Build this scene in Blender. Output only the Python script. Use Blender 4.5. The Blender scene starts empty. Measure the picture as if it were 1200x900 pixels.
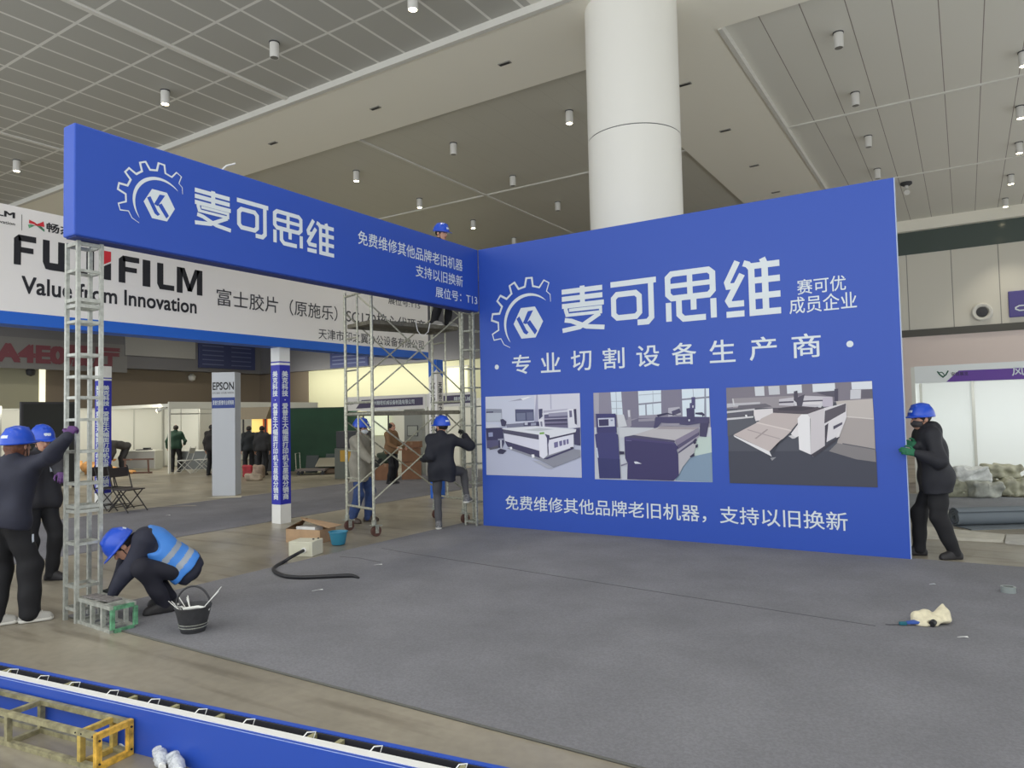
import bpy, math, random
import numpy as np
from mathutils import Vector, Matrix

# ------------------------------------------------------------------ camera, light, exposure
SC = bpy.context.scene
COL = SC.collection
F_PX = 833.5
CAM = np.array([5.918, -8.439, 1.583]); YAW, PITCH, ROLL = 0.5674, 0.0434, -0.02159
def _cam_axes():
    cy, sy = math.cos(YAW), math.sin(YAW)
    f = np.array([-sy*math.cos(PITCH), cy*math.cos(PITCH), math.sin(PITCH)])
    r = np.array([cy, sy, 0.0]); u = np.cross(r, f)
    c, s = math.cos(ROLL), math.sin(ROLL)
    return c*r + s*u, -s*r + c*u, f
AR, AU, AF = _cam_axes()
cam_data = bpy.data.cameras.new('camera')
cam_data.sensor_fit = 'HORIZONTAL'; cam_data.sensor_width = 36.0
cam_data.lens = 36.0*F_PX/1200.0
cam_data.clip_end = 200
cam = bpy.data.objects.new('camera', cam_data); COL.objects.link(cam)
cam.matrix_world = Matrix(((AR[0], AU[0], -AF[0], CAM[0]), (AR[1], AU[1], -AF[1], CAM[1]),
                           (AR[2], AU[2], -AF[2], CAM[2]), (0, 0, 0, 1)))
SC.camera = cam

SC.view_settings.view_transform = 'Standard'
SC.view_settings.look = 'None'
SC.view_settings.gamma = 1.0
SC.view_settings.use_curve_mapping = False
SC.view_settings.exposure = -0.58
SC.cycles.use_denoising = True
SC.cycles.max_bounces = 8
SC.cycles.diffuse_bounces = 5

# overcast daylight reaching the hall through its glazed front and side
world = bpy.data.worlds.new('daylight'); SC.world = world; world.use_nodes = True
_bg = world.node_tree.nodes['Background']
_bg.inputs['Color'].default_value = (0.93, 0.97, 1.0, 1)
_bg.inputs['Strength'].default_value = 2.4

def area_light(name, loc, rot, sx, sy, power, col=(1, 1, 1)):
    l = bpy.data.lights.new(name, 'AREA'); l.shape = 'RECTANGLE'; l.size = sx; l.size_y = sy
    l.energy = power; l.color = col
    o = bpy.data.objects.new(name, l); COL.objects.link(o); o.location = loc; o.rotation_euler = rot
    return o
D2R = math.pi/180
# daylight of the glazed hall front (behind the viewer) and of the glazed right-hand end
area_light('front_glazing_daylight', (2, -11.8, 4.4), (93*D2R, 0, 0), 30, 7.5, 680, (0.96, 0.98, 1.0))
area_light('end_glazing_daylight', (12.8, 3, 2.2), (90*D2R, 0, 90*D2R), 26, 4.2, 90, (0.96, 0.98, 1.0))
# bare spots added on the downlight grid, out of view, to light the floor
for _x in (-11.3, -7.9, -4.5, -1.1, 2.3, 5.7, 9.1):
    for _y in (-9.0, -6.0, -3.0):
        _l = bpy.data.lights.new('hall_fill_spot', 'SPOT'); _l.energy = 135; _l.spot_size = 2.2; _l.spot_blend = 0.8
        _l.color = (1, 0.95, 0.86); _l.shadow_soft_size = 0.3
        _o = bpy.data.objects.new('hall_fill_spot', _l); COL.objects.link(_o); _o.location = (_x, _y, 8.05)
for _x, _y in ((-17, 0), (-17, 6), (-23, 3), (-24, 10), (-28, 7), (-28, 15), (-20, 14), (-12, 8)):  # bare spots added to brighten the far left hall and brown wall
    _l = bpy.data.lights.new('hall_fill_spot', 'SPOT'); _l.energy = 520; _l.spot_size = 2.6; _l.spot_blend = 0.8
    _l.color = (1, 0.94, 0.82); _l.shadow_soft_size = 0.3
    _o = bpy.data.objects.new('hall_fill_spot', _l); COL.objects.link(_o); _o.location = (_x, _y, 8.05)
# shell-scheme booth lighting
area_light('left_booth_light', (-15.4, 3.2, 2.15), (0, 50*D2R, 0), 0.4, 8, 125, (1.0, 0.97, 0.84))
area_light('right_booth_light', (7.4, 6.9, 1.93), (42*D2R, 0, 0), 4.0, 0.25, 40, (0.97, 1.0, 0.98))
area_light('middle_booth_light', (-8.2, 7.0, 1.95), (40*D2R, 0, 0), 4.0, 0.3, 45, (1.0, 0.97, 0.86))
area_light('rear_hall_light', (-22.5, 19.6, 4.2), (62*D2R, 0, 0), 13, 0.5, 330, (1.0, 0.98, 0.84))

# ------------------------------------------------------------------ helpers
def ray(px, py):
    return AF + AR*(px - 600.0)/F_PX + AU*(450.0 - py)/F_PX
def gz(px, py, z=0.0):
    d = ray(px, py); return CAM + d*((z - CAM[2])/d[2])
def gx(px, py, x):
    d = ray(px, py); return CAM + d*((x - CAM[0])/d[0])
def gy(px, py, y):
    d = ray(px, py); return CAM + d*((y - CAM[1])/d[1])
RD = np.array([math.cos(YAW), math.sin(YAW)])         # picture-right on the floor
DD = np.array([-math.sin(YAW), math.cos(YAW)])        # away from the viewer on the floor

def lin(c):
    c = c/255.0
    return c/12.92 if c <= 0.04045 else ((c + 0.055)/1.055)**2.4
def rgb(c): return (lin(c[0]), lin(c[1]), lin(c[2]), 1.0)

_M = {}
def mat(name, c, rough=0.6, metal=0.0, spec=0.5, var=0.0, scale=6.0, bump=0.0, bscale=40.0, emit=None, estr=1.0, alpha=None, trans=0.0):
    if name in _M: return _M[name]
    m = bpy.data.materials.new(name); m.use_nodes = True
    nt = m.node_tree; b = nt.nodes['Principled BSDF']
    b.inputs['Base Color'].default_value = rgb(c)
    b.inputs['Roughness'].default_value = rough
    b.inputs['Metallic'].default_value = metal
    b.inputs['Specular IOR Level'].default_value = spec
    if trans: b.inputs['Transmission Weight'].default_value = trans
    if emit:
        b.inputs['Emission Color'].default_value = rgb(emit); b.inputs['Emission Strength'].default_value = estr
    if var or bump:
        tc = nt.nodes.new('ShaderNodeTexCoord')
    if var:
        n = nt.nodes.new('ShaderNodeTexNoise'); n.inputs['Scale'].default_value = scale; n.inputs['Detail'].default_value = 6
        nt.links.new(tc.outputs['Object'], n.inputs['Vector'])
        r = nt.nodes.new('ShaderNodeValToRGB')
        a = rgb([max(0, v*(1 - var)) for v in c]); z = rgb([min(255, v*(1 + var)) for v in c])
        r.color_ramp.elements[0].position = 0.3; r.color_ramp.elements[1].position = 0.7
        r.color_ramp.elements[0].color = a; r.color_ramp.elements[1].color = z
        nt.links.new(n.outputs['Fac'], r.inputs['Fac']); nt.links.new(r.outputs['Color'], b.inputs['Base Color'])
    if bump:
        n2 = nt.nodes.new('ShaderNodeTexNoise'); n2.inputs['Scale'].default_value = bscale; n2.inputs['Detail'].default_value = 4
        nt.links.new(tc.outputs['Object'], n2.inputs['Vector'])
        bp = nt.nodes.new('ShaderNodeBump'); bp.inputs['Strength'].default_value = bump; bp.inputs['Distance'].default_value = 0.01
        nt.links.new(n2.outputs['Fac'], bp.inputs['Height']); nt.links.new(bp.outputs['Normal'], b.inputs['Normal'])
    _M[name] = m
    return m

def tag(o, label=None, cat=None, group=None, kind=None):
    if label: o['label'] = label
    if cat: o['category'] = cat
    if group: o['group'] = group
    if kind: o['kind'] = kind
    return o
def thing(name, label, cat, loc=(0, 0, 0), rz=0.0, group=None):
    o = bpy.data.objects.new(name, None); COL.objects.link(o)
    o.empty_display_size = 0.1
    o.location = loc; o.rotation_euler = (0, 0, rz)
    return tag(o, label, cat, group)
def kids(o): return [c for c in bpy.data.objects if c.parent == o]
def copy_tree(o, parent=None):
    c = o.copy(); COL.objects.link(c)
    if parent is not None: c.parent = parent
    for ch in kids(o): copy_tree(ch, c)
    return c

class MB:
    """collects polygons; build() links them as one mesh object (coordinates minus origin o)"""
    def __init__(s, o=(0, 0, 0)):
        s.v = []; s.f = []; s.m = []; s.o = np.array(o, float); s.cur = 0
    def face(s, pts):
        n = len(s.v); s.v += [tuple(p) for p in pts]; s.f.append(tuple(range(n, n + len(pts)))); s.m.append(s.cur)
    def grid_faces(s, V, Fs):
        n = len(s.v); s.v += [tuple(p) for p in V]
        for f in Fs: s.f.append(tuple(i + n for i in f)); s.m.append(s.cur)
    def box(s, c, d, rz=0.0, R=None):
        c = np.array(c, float); hx, hy, hz = d[0]/2, d[1]/2, d[2]/2
        if R is None:
            R = np.array([[math.cos(rz), -math.sin(rz), 0], [math.sin(rz), math.cos(rz), 0], [0, 0, 1]])
        P = [c + R @ np.array([x*hx, y*hy, z*hz]) for z in (-1, 1) for y in (-1, 1) for x in (-1, 1)]
        s.grid_faces(P, [(0, 2, 3, 1), (4, 5, 7, 6), (0, 1, 5, 4), (2, 6, 7, 3), (0, 4, 6, 2), (1, 3, 7, 5)])
    def box2(s, a, b):
        a = np.array(a, float); b = np.array(b, float)
        s.box((a + b)/2, np.abs(b - a))
    def bar(s, a, b, w, h=None, up=(0, 0, 1)):
        a = np.array(a, float); b = np.array(b, float); h = h or w
        d = b - a; L = np.linalg.norm(d); d /= L
        up = np.array(up, float)
        if abs(d @ up) > 0.98: up = np.array([1.0, 0, 0])
        x = np.cross(up, d); x /= np.linalg.norm(x); y = np.cross(d, x)
        s.box((a + b)/2, (w, h, L), R=np.array([x, y, d]).T)
    def tube(s, pts, r, n=8, closed=False):
        pts = [np.array(p, float) for p in pts]; N = len(pts)
        rr = r if hasattr(r, '__len__') else [r]*N
        rings = []; prev = None
        for i, p in enumerate(pts):
            if closed: t = pts[(i + 1) % N] - pts[i - 1]
            else: t = pts[min(i + 1, N - 1)] - pts[max(i - 1, 0)]
            t = t/ (np.linalg.norm(t) + 1e-12)
            if prev is None:
                a = np.array([0, 0, 1.0]) if abs(t[2]) < 0.9 else np.array([1.0, 0, 0])
                x = np.cross(a, t)
            else: x = prev - t*(prev @ t)
            x /= np.linalg.norm(x); prev = x; y = np.cross(t, x)
            rings.append([p + rr[i]*(math.cos(2*math.pi*k/n)*x + math.sin(2*math.pi*k/n)*y) for k in range(n)])
        V = [q for R_ in rings for q in R_]; Fs = []
        for i in range(N if closed else N - 1):
            j = (i + 1) % N
            for k in range(n): Fs.append((i*n + k, i*n + (k + 1) % n, j*n + (k + 1) % n, j*n + k))
        if not closed:
            Fs.append(tuple(range(n - 1, -1, -1))); Fs.append(tuple((N - 1)*n + k for k in range(n)))
        s.grid_faces(V, Fs)
    def cyl(s, a, b, r, r2=None, n=24):
        s.tube([a, b], [r, r if r2 is None else r2], n)
    def lathe(s, prof, c=(0, 0, 0), n=32, cap=True):
        V = []; Fs = []
        for (r, z) in prof:
            for k in range(n):
                t = 2*math.pi*k/n; V.append((c[0] + r*math.cos(t), c[1] + r*math.sin(t), c[2] + z))
        for i in range(len(prof) - 1):
            for k in range(n): Fs.append((i*n + k, i*n + (k + 1) % n, (i + 1)*n + (k + 1) % n, (i + 1)*n + k))
        if cap:
            Fs.append(tuple(range(n - 1, -1, -1))); Fs.append(tuple((len(prof) - 1)*n + k for k in range(n)))
        s.grid_faces(V, Fs)
    def prism(s, poly, off):
        off = np.array(off, float); P = [np.array(p, float) for p in poly]; n = len(P)
        s.grid_faces(P + [p + off for p in P],
                     [tuple(range(n - 1, -1, -1)), tuple(range(n, 2*n))] + [(i, (i + 1) % n, n + (i + 1) % n, n + i) for i in range(n)])
    def build(s, name, mats, parent=None, smooth=False, bevel=0.0, label=None):
        me = bpy.data.meshes.new(name)
        V = np.array(s.v, float) - s.o
        me.from_pydata(V.tolist(), [], s.f)
        if not isinstance(mats, (list, tuple)): mats = [mats]
        for m in mats: me.materials.append(m)
        if len(mats) > 1: me.polygons.foreach_set('material_index', s.m)
        if smooth: me.polygons.foreach_set('use_smooth', [True]*len(me.polygons))
        me.update()
        o = bpy.data.objects.new(name, me); COL.objects.link(o)
        if parent is not None: o.parent = parent
        else: o.location = tuple(s.o)
        if bevel:
            b = o.modifiers.new('bevel', 'BEVEL'); b.width = bevel; b.segments = 2; b.limit_method = 'ANGLE'
        if smooth:
            try: me.set_sharp_from_angle(angle=0.7)
            except Exception: pass
        if label: o['label'] = label
        return o
def struct(o): o['kind'] = 'structure'; return o

def text_mesh(body, bold=0.0, align='LEFT', line=1.0, shear=0.0):
    c = bpy.data.curves.new('lettering', 'FONT'); c.body = body; c.offset = bold; c.align_x = align
    c.space_line = line; c.shear = shear; c.resolution_u = 3
    o = bpy.data.objects.new('lettering', c); COL.objects.link(o)
    bpy.context.view_layer.update()
    me = bpy.data.meshes.new_from_object(o.evaluated_get(bpy.context.evaluated_depsgraph_get()))
    bpy.data.objects.remove(o); bpy.data.curves.remove(c)
    V = np.array([v.co[:] for v in me.vertices]); Fs = [tuple(p.vertices) for p in me.polygons]
    bpy.data.meshes.remove(me)
    return V, Fs
def text_on(mb, body, O, right, up, box, bold=0.0, eps=0.003, align='LEFT', line=1.0, keep=False, shear=0.0):
    """printed letters fitted into box=(x0,y0,x1,y1) of the plane (O, right, up)"""
    V, Fs = text_mesh(body, 0.0, align, line, shear)
    if bold:
        n0 = len(V); V = np.concatenate([V + np.array([dx*bold, dy*bold, i*1e-4]) for i, (dx, dy) in enumerate(((-1, -1), (1, -1), (1, 1), (-1, 1), (0, 0)))])
        Fs = [tuple(k + n0*i for k in f) for i in range(5) for f in Fs]
    lo = V.min(0); hi = V.max(0); x0, y0, x1, y1 = box
    sx = (x1 - x0)/(hi[0] - lo[0]); sy = (y1 - y0)/(hi[1] - lo[1])
    if keep: sx = sy
    O = np.array(O, float); right = np.array(right, float); up = np.array(up, float); nrm = np.cross(right, up)
    P = [O + right*(x0 + (p[0] - lo[0])*sx) + up*(y0 + (p[1] - lo[1])*sy) + nrm*(eps + p[2]) for p in V]
    mb.grid_faces(P, Fs)
def strokes_on(mb, strokes, O, right, up, box, w, eps=0.003):
    x0, y0, x1, y1 = box
    O = np.array(O, float); right = np.array(right, float); up = np.array(up, float); nrm = np.cross(right, up)
    T = lambda p: np.array([x0 + p[0]*(x1 - x0), y0 + p[1]*(y1 - y0)])
    k = 0
    for st in strokes:
        ww = w*(st[0] if isinstance(st[0], (int, float)) else 1.0)
        pts = [T(p) for p in (st[1:] if isinstance(st[0], (int, float)) else st)]
        n = len(pts); L = []; Rr = []
        closed = np.linalg.norm(pts[0] - pts[-1]) < 1e-6
        if closed: pts = pts[:-1]; n -= 1
        for i in range(n):
            a = pts[i] - pts[i - 1] if (i > 0 or closed) else None
            b = pts[(i + 1) % n] - pts[i] if (i < n - 1 or closed) else None
            if a is None: a = b
            if b is None: b = a
            a = a/np.linalg.norm(a); b = b/np.linalg.norm(b)
            na = np.array([-a[1], a[0]]); nb = np.array([-b[1], b[0]])
            m = na + nb; m /= np.linalg.norm(m); l = ww/2/max(0.4, m @ na)
            L.append(pts[i] + m*l); Rr.append(pts[i] - m*l)
        k += 1; e = eps + k*0.0002
        P3 = lambda q: O + right*q[0] + up*q[1] + nrm*e
        for i in range(n if closed else n - 1):
            j = (i + 1) % n
            mb.face([P3(Rr[i]), P3(Rr[j]), P3(L[j]), P3(L[i])])

# ------------------------------------------------------------------ sculpting by distance fields
class SDF:
    def __init__(s, h): s.h = h; s.ops = []; s.lo = []; s.hi = []
    def cap(s, a, b, ra, rb=None, k=0.02, op='u'):
        a = np.array(a, float); b = np.array(b, float); rb = ra if rb is None else rb
        def fn(X, Y, Z):
            ba = b - a; L = max(ba @ ba, 1e-9)
            t = np.clip(((X - a[0])*ba[0] + (Y - a[1])*ba[1] + (Z - a[2])*ba[2])/L, 0, 1)
            return np.sqrt((X - a[0] - t*ba[0])**2 + (Y - a[1] - t*ba[1])**2 + (Z - a[2] - t*ba[2])**2) - (ra + (rb - ra)*t)
        r = max(ra, rb); s.ops.append((op, fn, np.minimum(a, b) - r, np.maximum(a, b) + r, k)); return s
    def ell(s, c, rad, R=None, k=0.02, op='u'):
        c = np.array(c, float); rad = np.array(rad, float); R = np.eye(3) if R is None else np.array(R, float)  # columns = axes
        def fn(X, Y, Z):
            d = (X - c[0], Y - c[1], Z - c[2])
            q = [(d[0]*R[0, i] + d[1]*R[1, i] + d[2]*R[2, i]) for i in range(3)]
            k0 = np.sqrt(sum((q[i]/rad[i])**2 for i in range(3))); k1 = np.sqrt(sum((q[i]/rad[i]**2)**2 for i in range(3))) + 1e-9
            return k0*(k0 - 1)/k1
        r = np.abs(R) @ rad; s.ops.append((op, fn, c - r, c + r, k)); return s
    def box(s, c, half, R=None, rnd=0.01, k=0.01, op='u'):
        c = np.array(c, float); half = np.array(half, float) - rnd; R = np.eye(3) if R is None else np.array(R, float)
        def fn(X, Y, Z):
            d = (X - c[0], Y - c[1], Z - c[2])
            q = [np.abs(d[0]*R[0, i] + d[1]*R[1, i] + d[2]*R[2, i]) - half[i] for i in range(3)]
            return np.sqrt(sum(np.maximum(v, 0)**2 for v in q)) + np.minimum(np.maximum(np.maximum(q[0], q[1]), q[2]), 0) - rnd
        r = np.abs(R) @ (half + rnd); s.ops.append((op, fn, c - r, c + r, k)); return s
    def cut(s, p, n):
        p = np.array(p, float); n = np.array(n, float); n /= np.linalg.norm(n)
        s.ops.append(('c', lambda X, Y, Z: (X - p[0])*n[0] + (Y - p[1])*n[1] + (Z - p[2])*n[2], None, None, 0)); return s
    def noise(s, amp, freq, seed=0):
        s.ops.append(('n', (amp, freq, seed), None, None, 0)); return s
    def mesh(s):
        h = s.h
        lo = np.min([o[2] for o in s.ops if o[0] == 'u'], 0) - 3*h; hi = np.max([o[3] for o in s.ops if o[0] == 'u'], 0) + 3*h
        N = np.ceil((hi - lo)/h).astype(int) + 1
        ax = [lo[i] + h*np.arange(N[i]) for i in range(3)]
        Fd = np.full(N, 0.09, np.float32)
        for op, fn, a, b, k in s.ops:
            if op in 'us':
                m = k + 3*h
                i0 = np.clip(np.floor((a - m - lo)/h).astype(int), 0, N - 1); i1 = np.clip(np.ceil((b + m - lo)/h).astype(int) + 1, 1, N)
                if np.any(i1 <= i0): continue
                sl = tuple(slice(i0[i], i1[i]) for i in range(3))
                d = fn(ax[0][sl[0], None, None], ax[1][None, sl[1], None], ax[2][None, None, sl[2]]).astype(np.float32)
                cur = Fd[sl]
                if op == 'u':
                    hh = np.maximum(k - np.abs(cur - d), 0)/max(k, 1e-6); Fd[sl] = np.minimum(cur, d) - hh*hh*k/4
                else:
                    d = -d; hh = np.maximum(k - np.abs(cur - d), 0)/max(k, 1e-6); Fd[sl] = np.maximum(cur, d) + hh*hh*k/4
            elif op == 'c':
                Fd = np.maximum(Fd, fn(ax[0][:, None, None], ax[1][None, :, None], ax[2][None, None, :]).astype(np.float32))
            else:
                amp, freq, seed = fn; rs = np.random.RandomState(seed); acc = 0
                for _ in range(6):
                    w = rs.normal(size=3); w *= freq*(0.6 + rs.rand())/np.linalg.norm(w); ph = rs.rand()*6.28
                    acc = acc + np.sin(ax[0][:, None, None]*w[0] + ax[1][None, :, None]*w[1] + ax[2][None, None, :]*w[2] + ph)
                Fd = Fd + (amp/2.0*acc).astype(np.float32)
        for i in range(3):
            sl = [slice(None)]*3; sl[i] = 0; Fd[tuple(sl)] = 0.05; sl[i] = -1; Fd[tuple(sl)] = 0.05
        return surface_nets(Fd, lo, h)
def surface_nets(Fd, org, h):
    s = Fd < 0; nx, ny, nz = Fd.shape
    cnt = np.zeros((nx - 1, ny - 1, nz - 1), np.int8)
    for i in (0, 1):
        for j in (0, 1):
            for k in (0, 1): cnt += s[i:nx - 1 + i, j:ny - 1 + j, k:nz - 1 + k]
    mixed = (cnt > 0) & (cnt < 8)
    ids = np.argwhere(mixed); idx = np.full(mixed.shape, -1, np.int64); idx[mixed] = np.arange(len(ids))
    acc = np.zeros((len(ids), 3)); num = np.zeros(len(ids))
    cs = [(i, j, k) for i in (0, 1) for j in (0, 1) for k in (0, 1)]
    for a in cs:
        for ax in range(3):
            if a[ax] == 0:
                b = list(a); b[ax] = 1
                fa = Fd[ids[:, 0] + a[0], ids[:, 1] + a[1], ids[:, 2] + a[2]]; fb = Fd[ids[:, 0] + b[0], ids[:, 1] + b[1], ids[:, 2] + b[2]]
                m = (fa < 0) != (fb < 0); t = np.where(m, fa/np.where(m, fa - fb, 1), 0)
                p = np.array(a, float)[None] + t[:, None]*(np.array(b, float) - np.array(a, float))[None]
                acc += np.where(m[:, None], p, 0); num += m
    V = org + (ids + acc/num[:, None])*h
    Q = []
    for ax in range(3):
        u, v = (ax + 1) % 3, (ax + 2) % 3
        sa = [slice(None)]*3; sb = [slice(None)]*3; sa[ax] = slice(0, -1); sb[ax] = slice(1, None)
        A = s[tuple(sa)]; B = s[tuple(sb)]
        e = np.argwhere(A != B); e = e[(e[:, u] > 0) & (e[:, v] > 0)]
        fl = A[e[:, 0], e[:, 1], e[:, 2]]
        eu = np.zeros(3, int); eu[u] = 1; ev = np.zeros(3, int); ev[v] = 1
        g = lambda q: idx[q[:, 0], q[:, 1], q[:, 2]]
        q = np.stack([g(e - eu - ev), g(e - ev), g(e), g(e - eu)], 1)
        q = np.where(fl[:, None], q, q[:, ::-1]); Q.append(q)
    Q = np.concatenate(Q); Q = Q[(Q >= 0).all(1)]
    return V, Q
def sdf_obj(name, sdf, mats, parent=None, scale=1.0, pick=None, o=(0, 0, 0), label=None):
    V, Q = sdf.mesh()
    me = bpy.data.meshes.new(name)
    me.from_pydata(((V - np.array(o))*scale).tolist(), [], Q.tolist())
    if not isinstance(mats, (list, tuple)): mats = [mats]
    for m in mats: me.materials.append(m)
    if pick is not None: me.polygons.foreach_set('material_index', pick(V[Q].mean(1)).astype(np.int32).tolist())
    me.polygons.foreach_set('use_smooth', [True]*len(Q)); me.update()
    ob = bpy.data.objects.new(name, me); COL.objects.link(ob)
    if parent is not None: ob.parent = parent
    else: ob.location = tuple(o)
    if label: ob['label'] = label
    return ob
# ------------------------------------------------------------------ materials
M_blue = mat('blue_vinyl', (46, 81, 178), 0.42, spec=0.4)
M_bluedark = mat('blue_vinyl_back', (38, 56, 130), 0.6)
M_white = mat('white_print', (216, 224, 228), 0.5)
M_paint = mat('white_paint', (226, 226, 222), 0.45)
M_alu = mat('weathered_aluminium', (172, 174, 166), 0.42, 0.35, var=0.10, scale=25)
M_dull = mat('dull_galvanised_steel', (150, 152, 142), 0.5, 0.35, var=0.2, scale=30)
M_yel = mat('chipped_yellow_paint', (190, 150, 58), 0.5, var=0.3, scale=24)
M_olive = mat('stained_aluminium', (150, 144, 112), 0.5, 0.35, var=0.2, scale=22)
M_green = mat('green_paint', (84, 134, 102), 0.5, var=0.3, scale=22)
M_black = mat('black_plastic', (34, 34, 38), 0.5)
M_dark = mat('dark_grey', (62, 62, 66), 0.6)
M_grey = mat('grey_laminate', (140, 140, 138), 0.5)
M_card = mat('cardboard', (176, 146, 114), 0.8, var=0.06, scale=8)
M_lamp_on = mat('lamp_glow', (255, 246, 214), 0.4, emit=(255, 240, 200), estr=30)
M_panelw = mat('white_exhibition_panel', (222, 222, 212), 0.45)
M_purple = mat('purple_print', (104, 64, 160), 0.5)
M_ink = mat('black_print', (34, 34, 38), 0.5)
M_red = mat('red_print', (206, 44, 56), 0.5)

def floor_material():
    m = bpy.data.materials.new('worn_concrete'); m.use_nodes = True; nt = m.node_tree; b = nt.nodes['Principled BSDF']
    tc = nt.nodes.new('ShaderNodeTexCoord')
    def noise(s, d, stretch=None):
        n = nt.nodes.new('ShaderNodeTexNoise'); n.inputs['Scale'].default_value = s; n.inputs['Detail'].default_value = d
        if stretch:
            mp = nt.nodes.new('ShaderNodeMapping'); mp.inputs['Scale'].default_value = stretch; mp.inputs['Rotation'].default_value = (0, 0, -0.12)
            nt.links.new(tc.outputs['Object'], mp.inputs['Vector']); nt.links.new(mp.outputs['Vector'], n.inputs['Vector'])
        else: nt.links.new(tc.outputs['Object'], n.inputs['Vector'])
        return n
    def ramp(src, p0, c0, p1, c1):
        r = nt.nodes.new('ShaderNodeValToRGB'); e = r.color_ramp.elements
        e[0].position = p0; e[0].color = c0; e[1].position = p1; e[1].color = c1
        nt.links.new(src.outputs['Fac'], r.inputs['Fac']); return r
    def mix(a, bb, kind):
        x = nt.nodes.new('ShaderNodeMix'); x.data_type = 'RGBA'; x.blend_type = kind; x.inputs['Factor'].default_value = 1
        nt.links.new(a.outputs[0], x.inputs['A']); nt.links.new(bb.outputs[0], x.inputs['B'])
        return x
    r1 = ramp(noise(0.7, 8), 0.3, rgb((122, 116, 103)), 0.72, rgb((164, 156, 139)))
    r2 = ramp(noise(1.0, 9, (0.7, 6, 1)), 0.34, (0.70, 0.68, 0.66, 1), 0.47, (1, 1, 1, 1))
    r3 = ramp(noise(14, 6), 0.3, (0.9, 0.9, 0.9, 1), 0.62, (1.03, 1.03, 1.03, 1))
    x = mix(r1, r2, 'MULTIPLY')
    y = nt.nodes.new('ShaderNodeMix'); y.data_type = 'RGBA'; y.blend_type = 'MULTIPLY'; y.inputs['Factor'].default_value = 1
    nt.links.new(x.outputs['Result'], y.inputs['A']); nt.links.new(r3.outputs[0], y.inputs['B'])
    nt.links.new(y.outputs['Result'], b.inputs['Base Color'])
    rr = ramp(noise(0.9, 5), 0.35, (0.28, 0.28, 0.28, 1), 0.7, (0.5, 0.5, 0.5, 1))
    nt.links.new(rr.outputs[0], b.inputs['Roughness'])
    return m
def carpet_material(name, c):
    m = mat(name, c, 0.95, spec=0.1, var=0.045, scale=1.6, bump=0.5, bscale=260)
    nt = m.node_tree; b = nt.nodes['Principled BSDF']
    base = b.inputs['Base Color'].links[0].from_socket
    n = nt.nodes.new('ShaderNodeTexNoise'); n.inputs['Scale'].default_value = 70; n.inputs['Detail'].default_value = 5
    tc = nt.nodes.new('ShaderNodeTexCoord'); nt.links.new(tc.outputs['Object'], n.inputs['Vector'])
    r = nt.nodes.new('ShaderNodeValToRGB'); r.color_ramp.elements[0].position = 0.35; r.color_ramp.elements[1].position = 0.65
    r.color_ramp.elements[0].color = (0.90, 0.90, 0.90, 1); r.color_ramp.elements[1].color = (1.08, 1.08, 1.08, 1)
    nt.links.new(n.outputs['Fac'], r.inputs['Fac'])
    x = nt.nodes.new('ShaderNodeMix'); x.data_type = 'RGBA'; x.blend_type = 'MULTIPLY'; x.inputs['Factor'].default_value = 1
    nt.links.new(base, x.inputs['A']); nt.links.new(r.outputs[0], x.inputs['B']); nt.links.new(x.outputs['Result'], b.inputs['Base Color'])
    return m
def lined_ceiling(name, base, line, sx, sy, ox, oy, w, rough=0.5):
    """metal panels with joints every sx / sy metres"""
    m = bpy.data.materials.new(name); m.use_nodes = True; nt = m.node_tree; b = nt.nodes['Principled BSDF']
    b.inputs['Roughness'].default_value = rough
    g = nt.nodes.new('ShaderNodeNewGeometry'); sp = nt.nodes.new('ShaderNodeSeparateXYZ'); nt.links.new(g.outputs['Position'], sp.inputs[0])
    def line_of(sock, step, off):
        def mth(op, a, v):
            n = nt.nodes.new('ShaderNodeMath'); n.operation = op; nt.links.new(a, n.inputs[0])
            if v is not None: n.inputs[1].default_value = v
            return n.outputs[0]
        a = mth('SUBTRACT', sock, off); a = mth('DIVIDE', a, step); a = mth('FRACT', a, None)
        a = mth('SUBTRACT', a, 0.5); a = mth('ABSOLUTE', a, None)
        return mth('GREATER_THAN', a, 0.5 - w/step/2)
    fac = None
    for sock, step, off in ((sp.outputs[0], sx, ox), (sp.outputs[1], sy, oy)):
        if step is None: continue
        l = line_of(sock, step, off)
        if fac is None: fac = l
        else:
            n = nt.nodes.new('ShaderNodeMath'); n.operation = 'MAXIMUM'; nt.links.new(fac, n.inputs[0]); nt.links.new(l, n.inputs[1]); fac = n.outputs[0]
    x = nt.nodes.new('ShaderNodeMix'); x.data_type = 'RGBA'; x.inputs['A'].default_value = rgb(base); x.inputs['B'].default_value = rgb(line)
    nt.links.new(fac, x.inputs['Factor']); nt.links.new(x.outputs['Result'], b.inputs['Base Color'])
    return m

# ------------------------------------------------------------------ the hall
XL, YB, CZ = -33.0, 21.9, 8.5
b = MB(); b.box2((XL - 0.3, -12, -0.2), (13, YB + 0.3, 0)); struct(b.build('floor', floor_material()))
M_ceilL = lined_ceiling('grey_ceiling_panels_pale_joints', (172, 171, 164), (222, 221, 214), 0.66, 1.34, -6.1, -2.3, 0.055)
M_ceilM = lined_ceiling('grey_ceiling_panels', (198, 195, 182), (188, 185, 172), 0.66, None, -6.1, 0, 0.012)
M_ceilR = lined_ceiling('grey_ceiling_panels_dark_joints', (218, 216, 206), (136, 126, 118), 0.67, None, 2.45, 0, 0.016)
M_soffit = mat('plain_ceiling_soffit', (244, 240, 226), 0.5)
M_trim = mat('pale_ceiling_trim', (214, 212, 204), 0.45)
def slab(name, x0, x1, y0, y1, z, m, t=0.2):
    q = MB(); q.box2((x0, y0, z), (x1, y1, z + t)); return struct(q.build(name, m))
slab('ceiling', XL, 0, -12, 1.8, CZ, M_ceilL)
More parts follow.
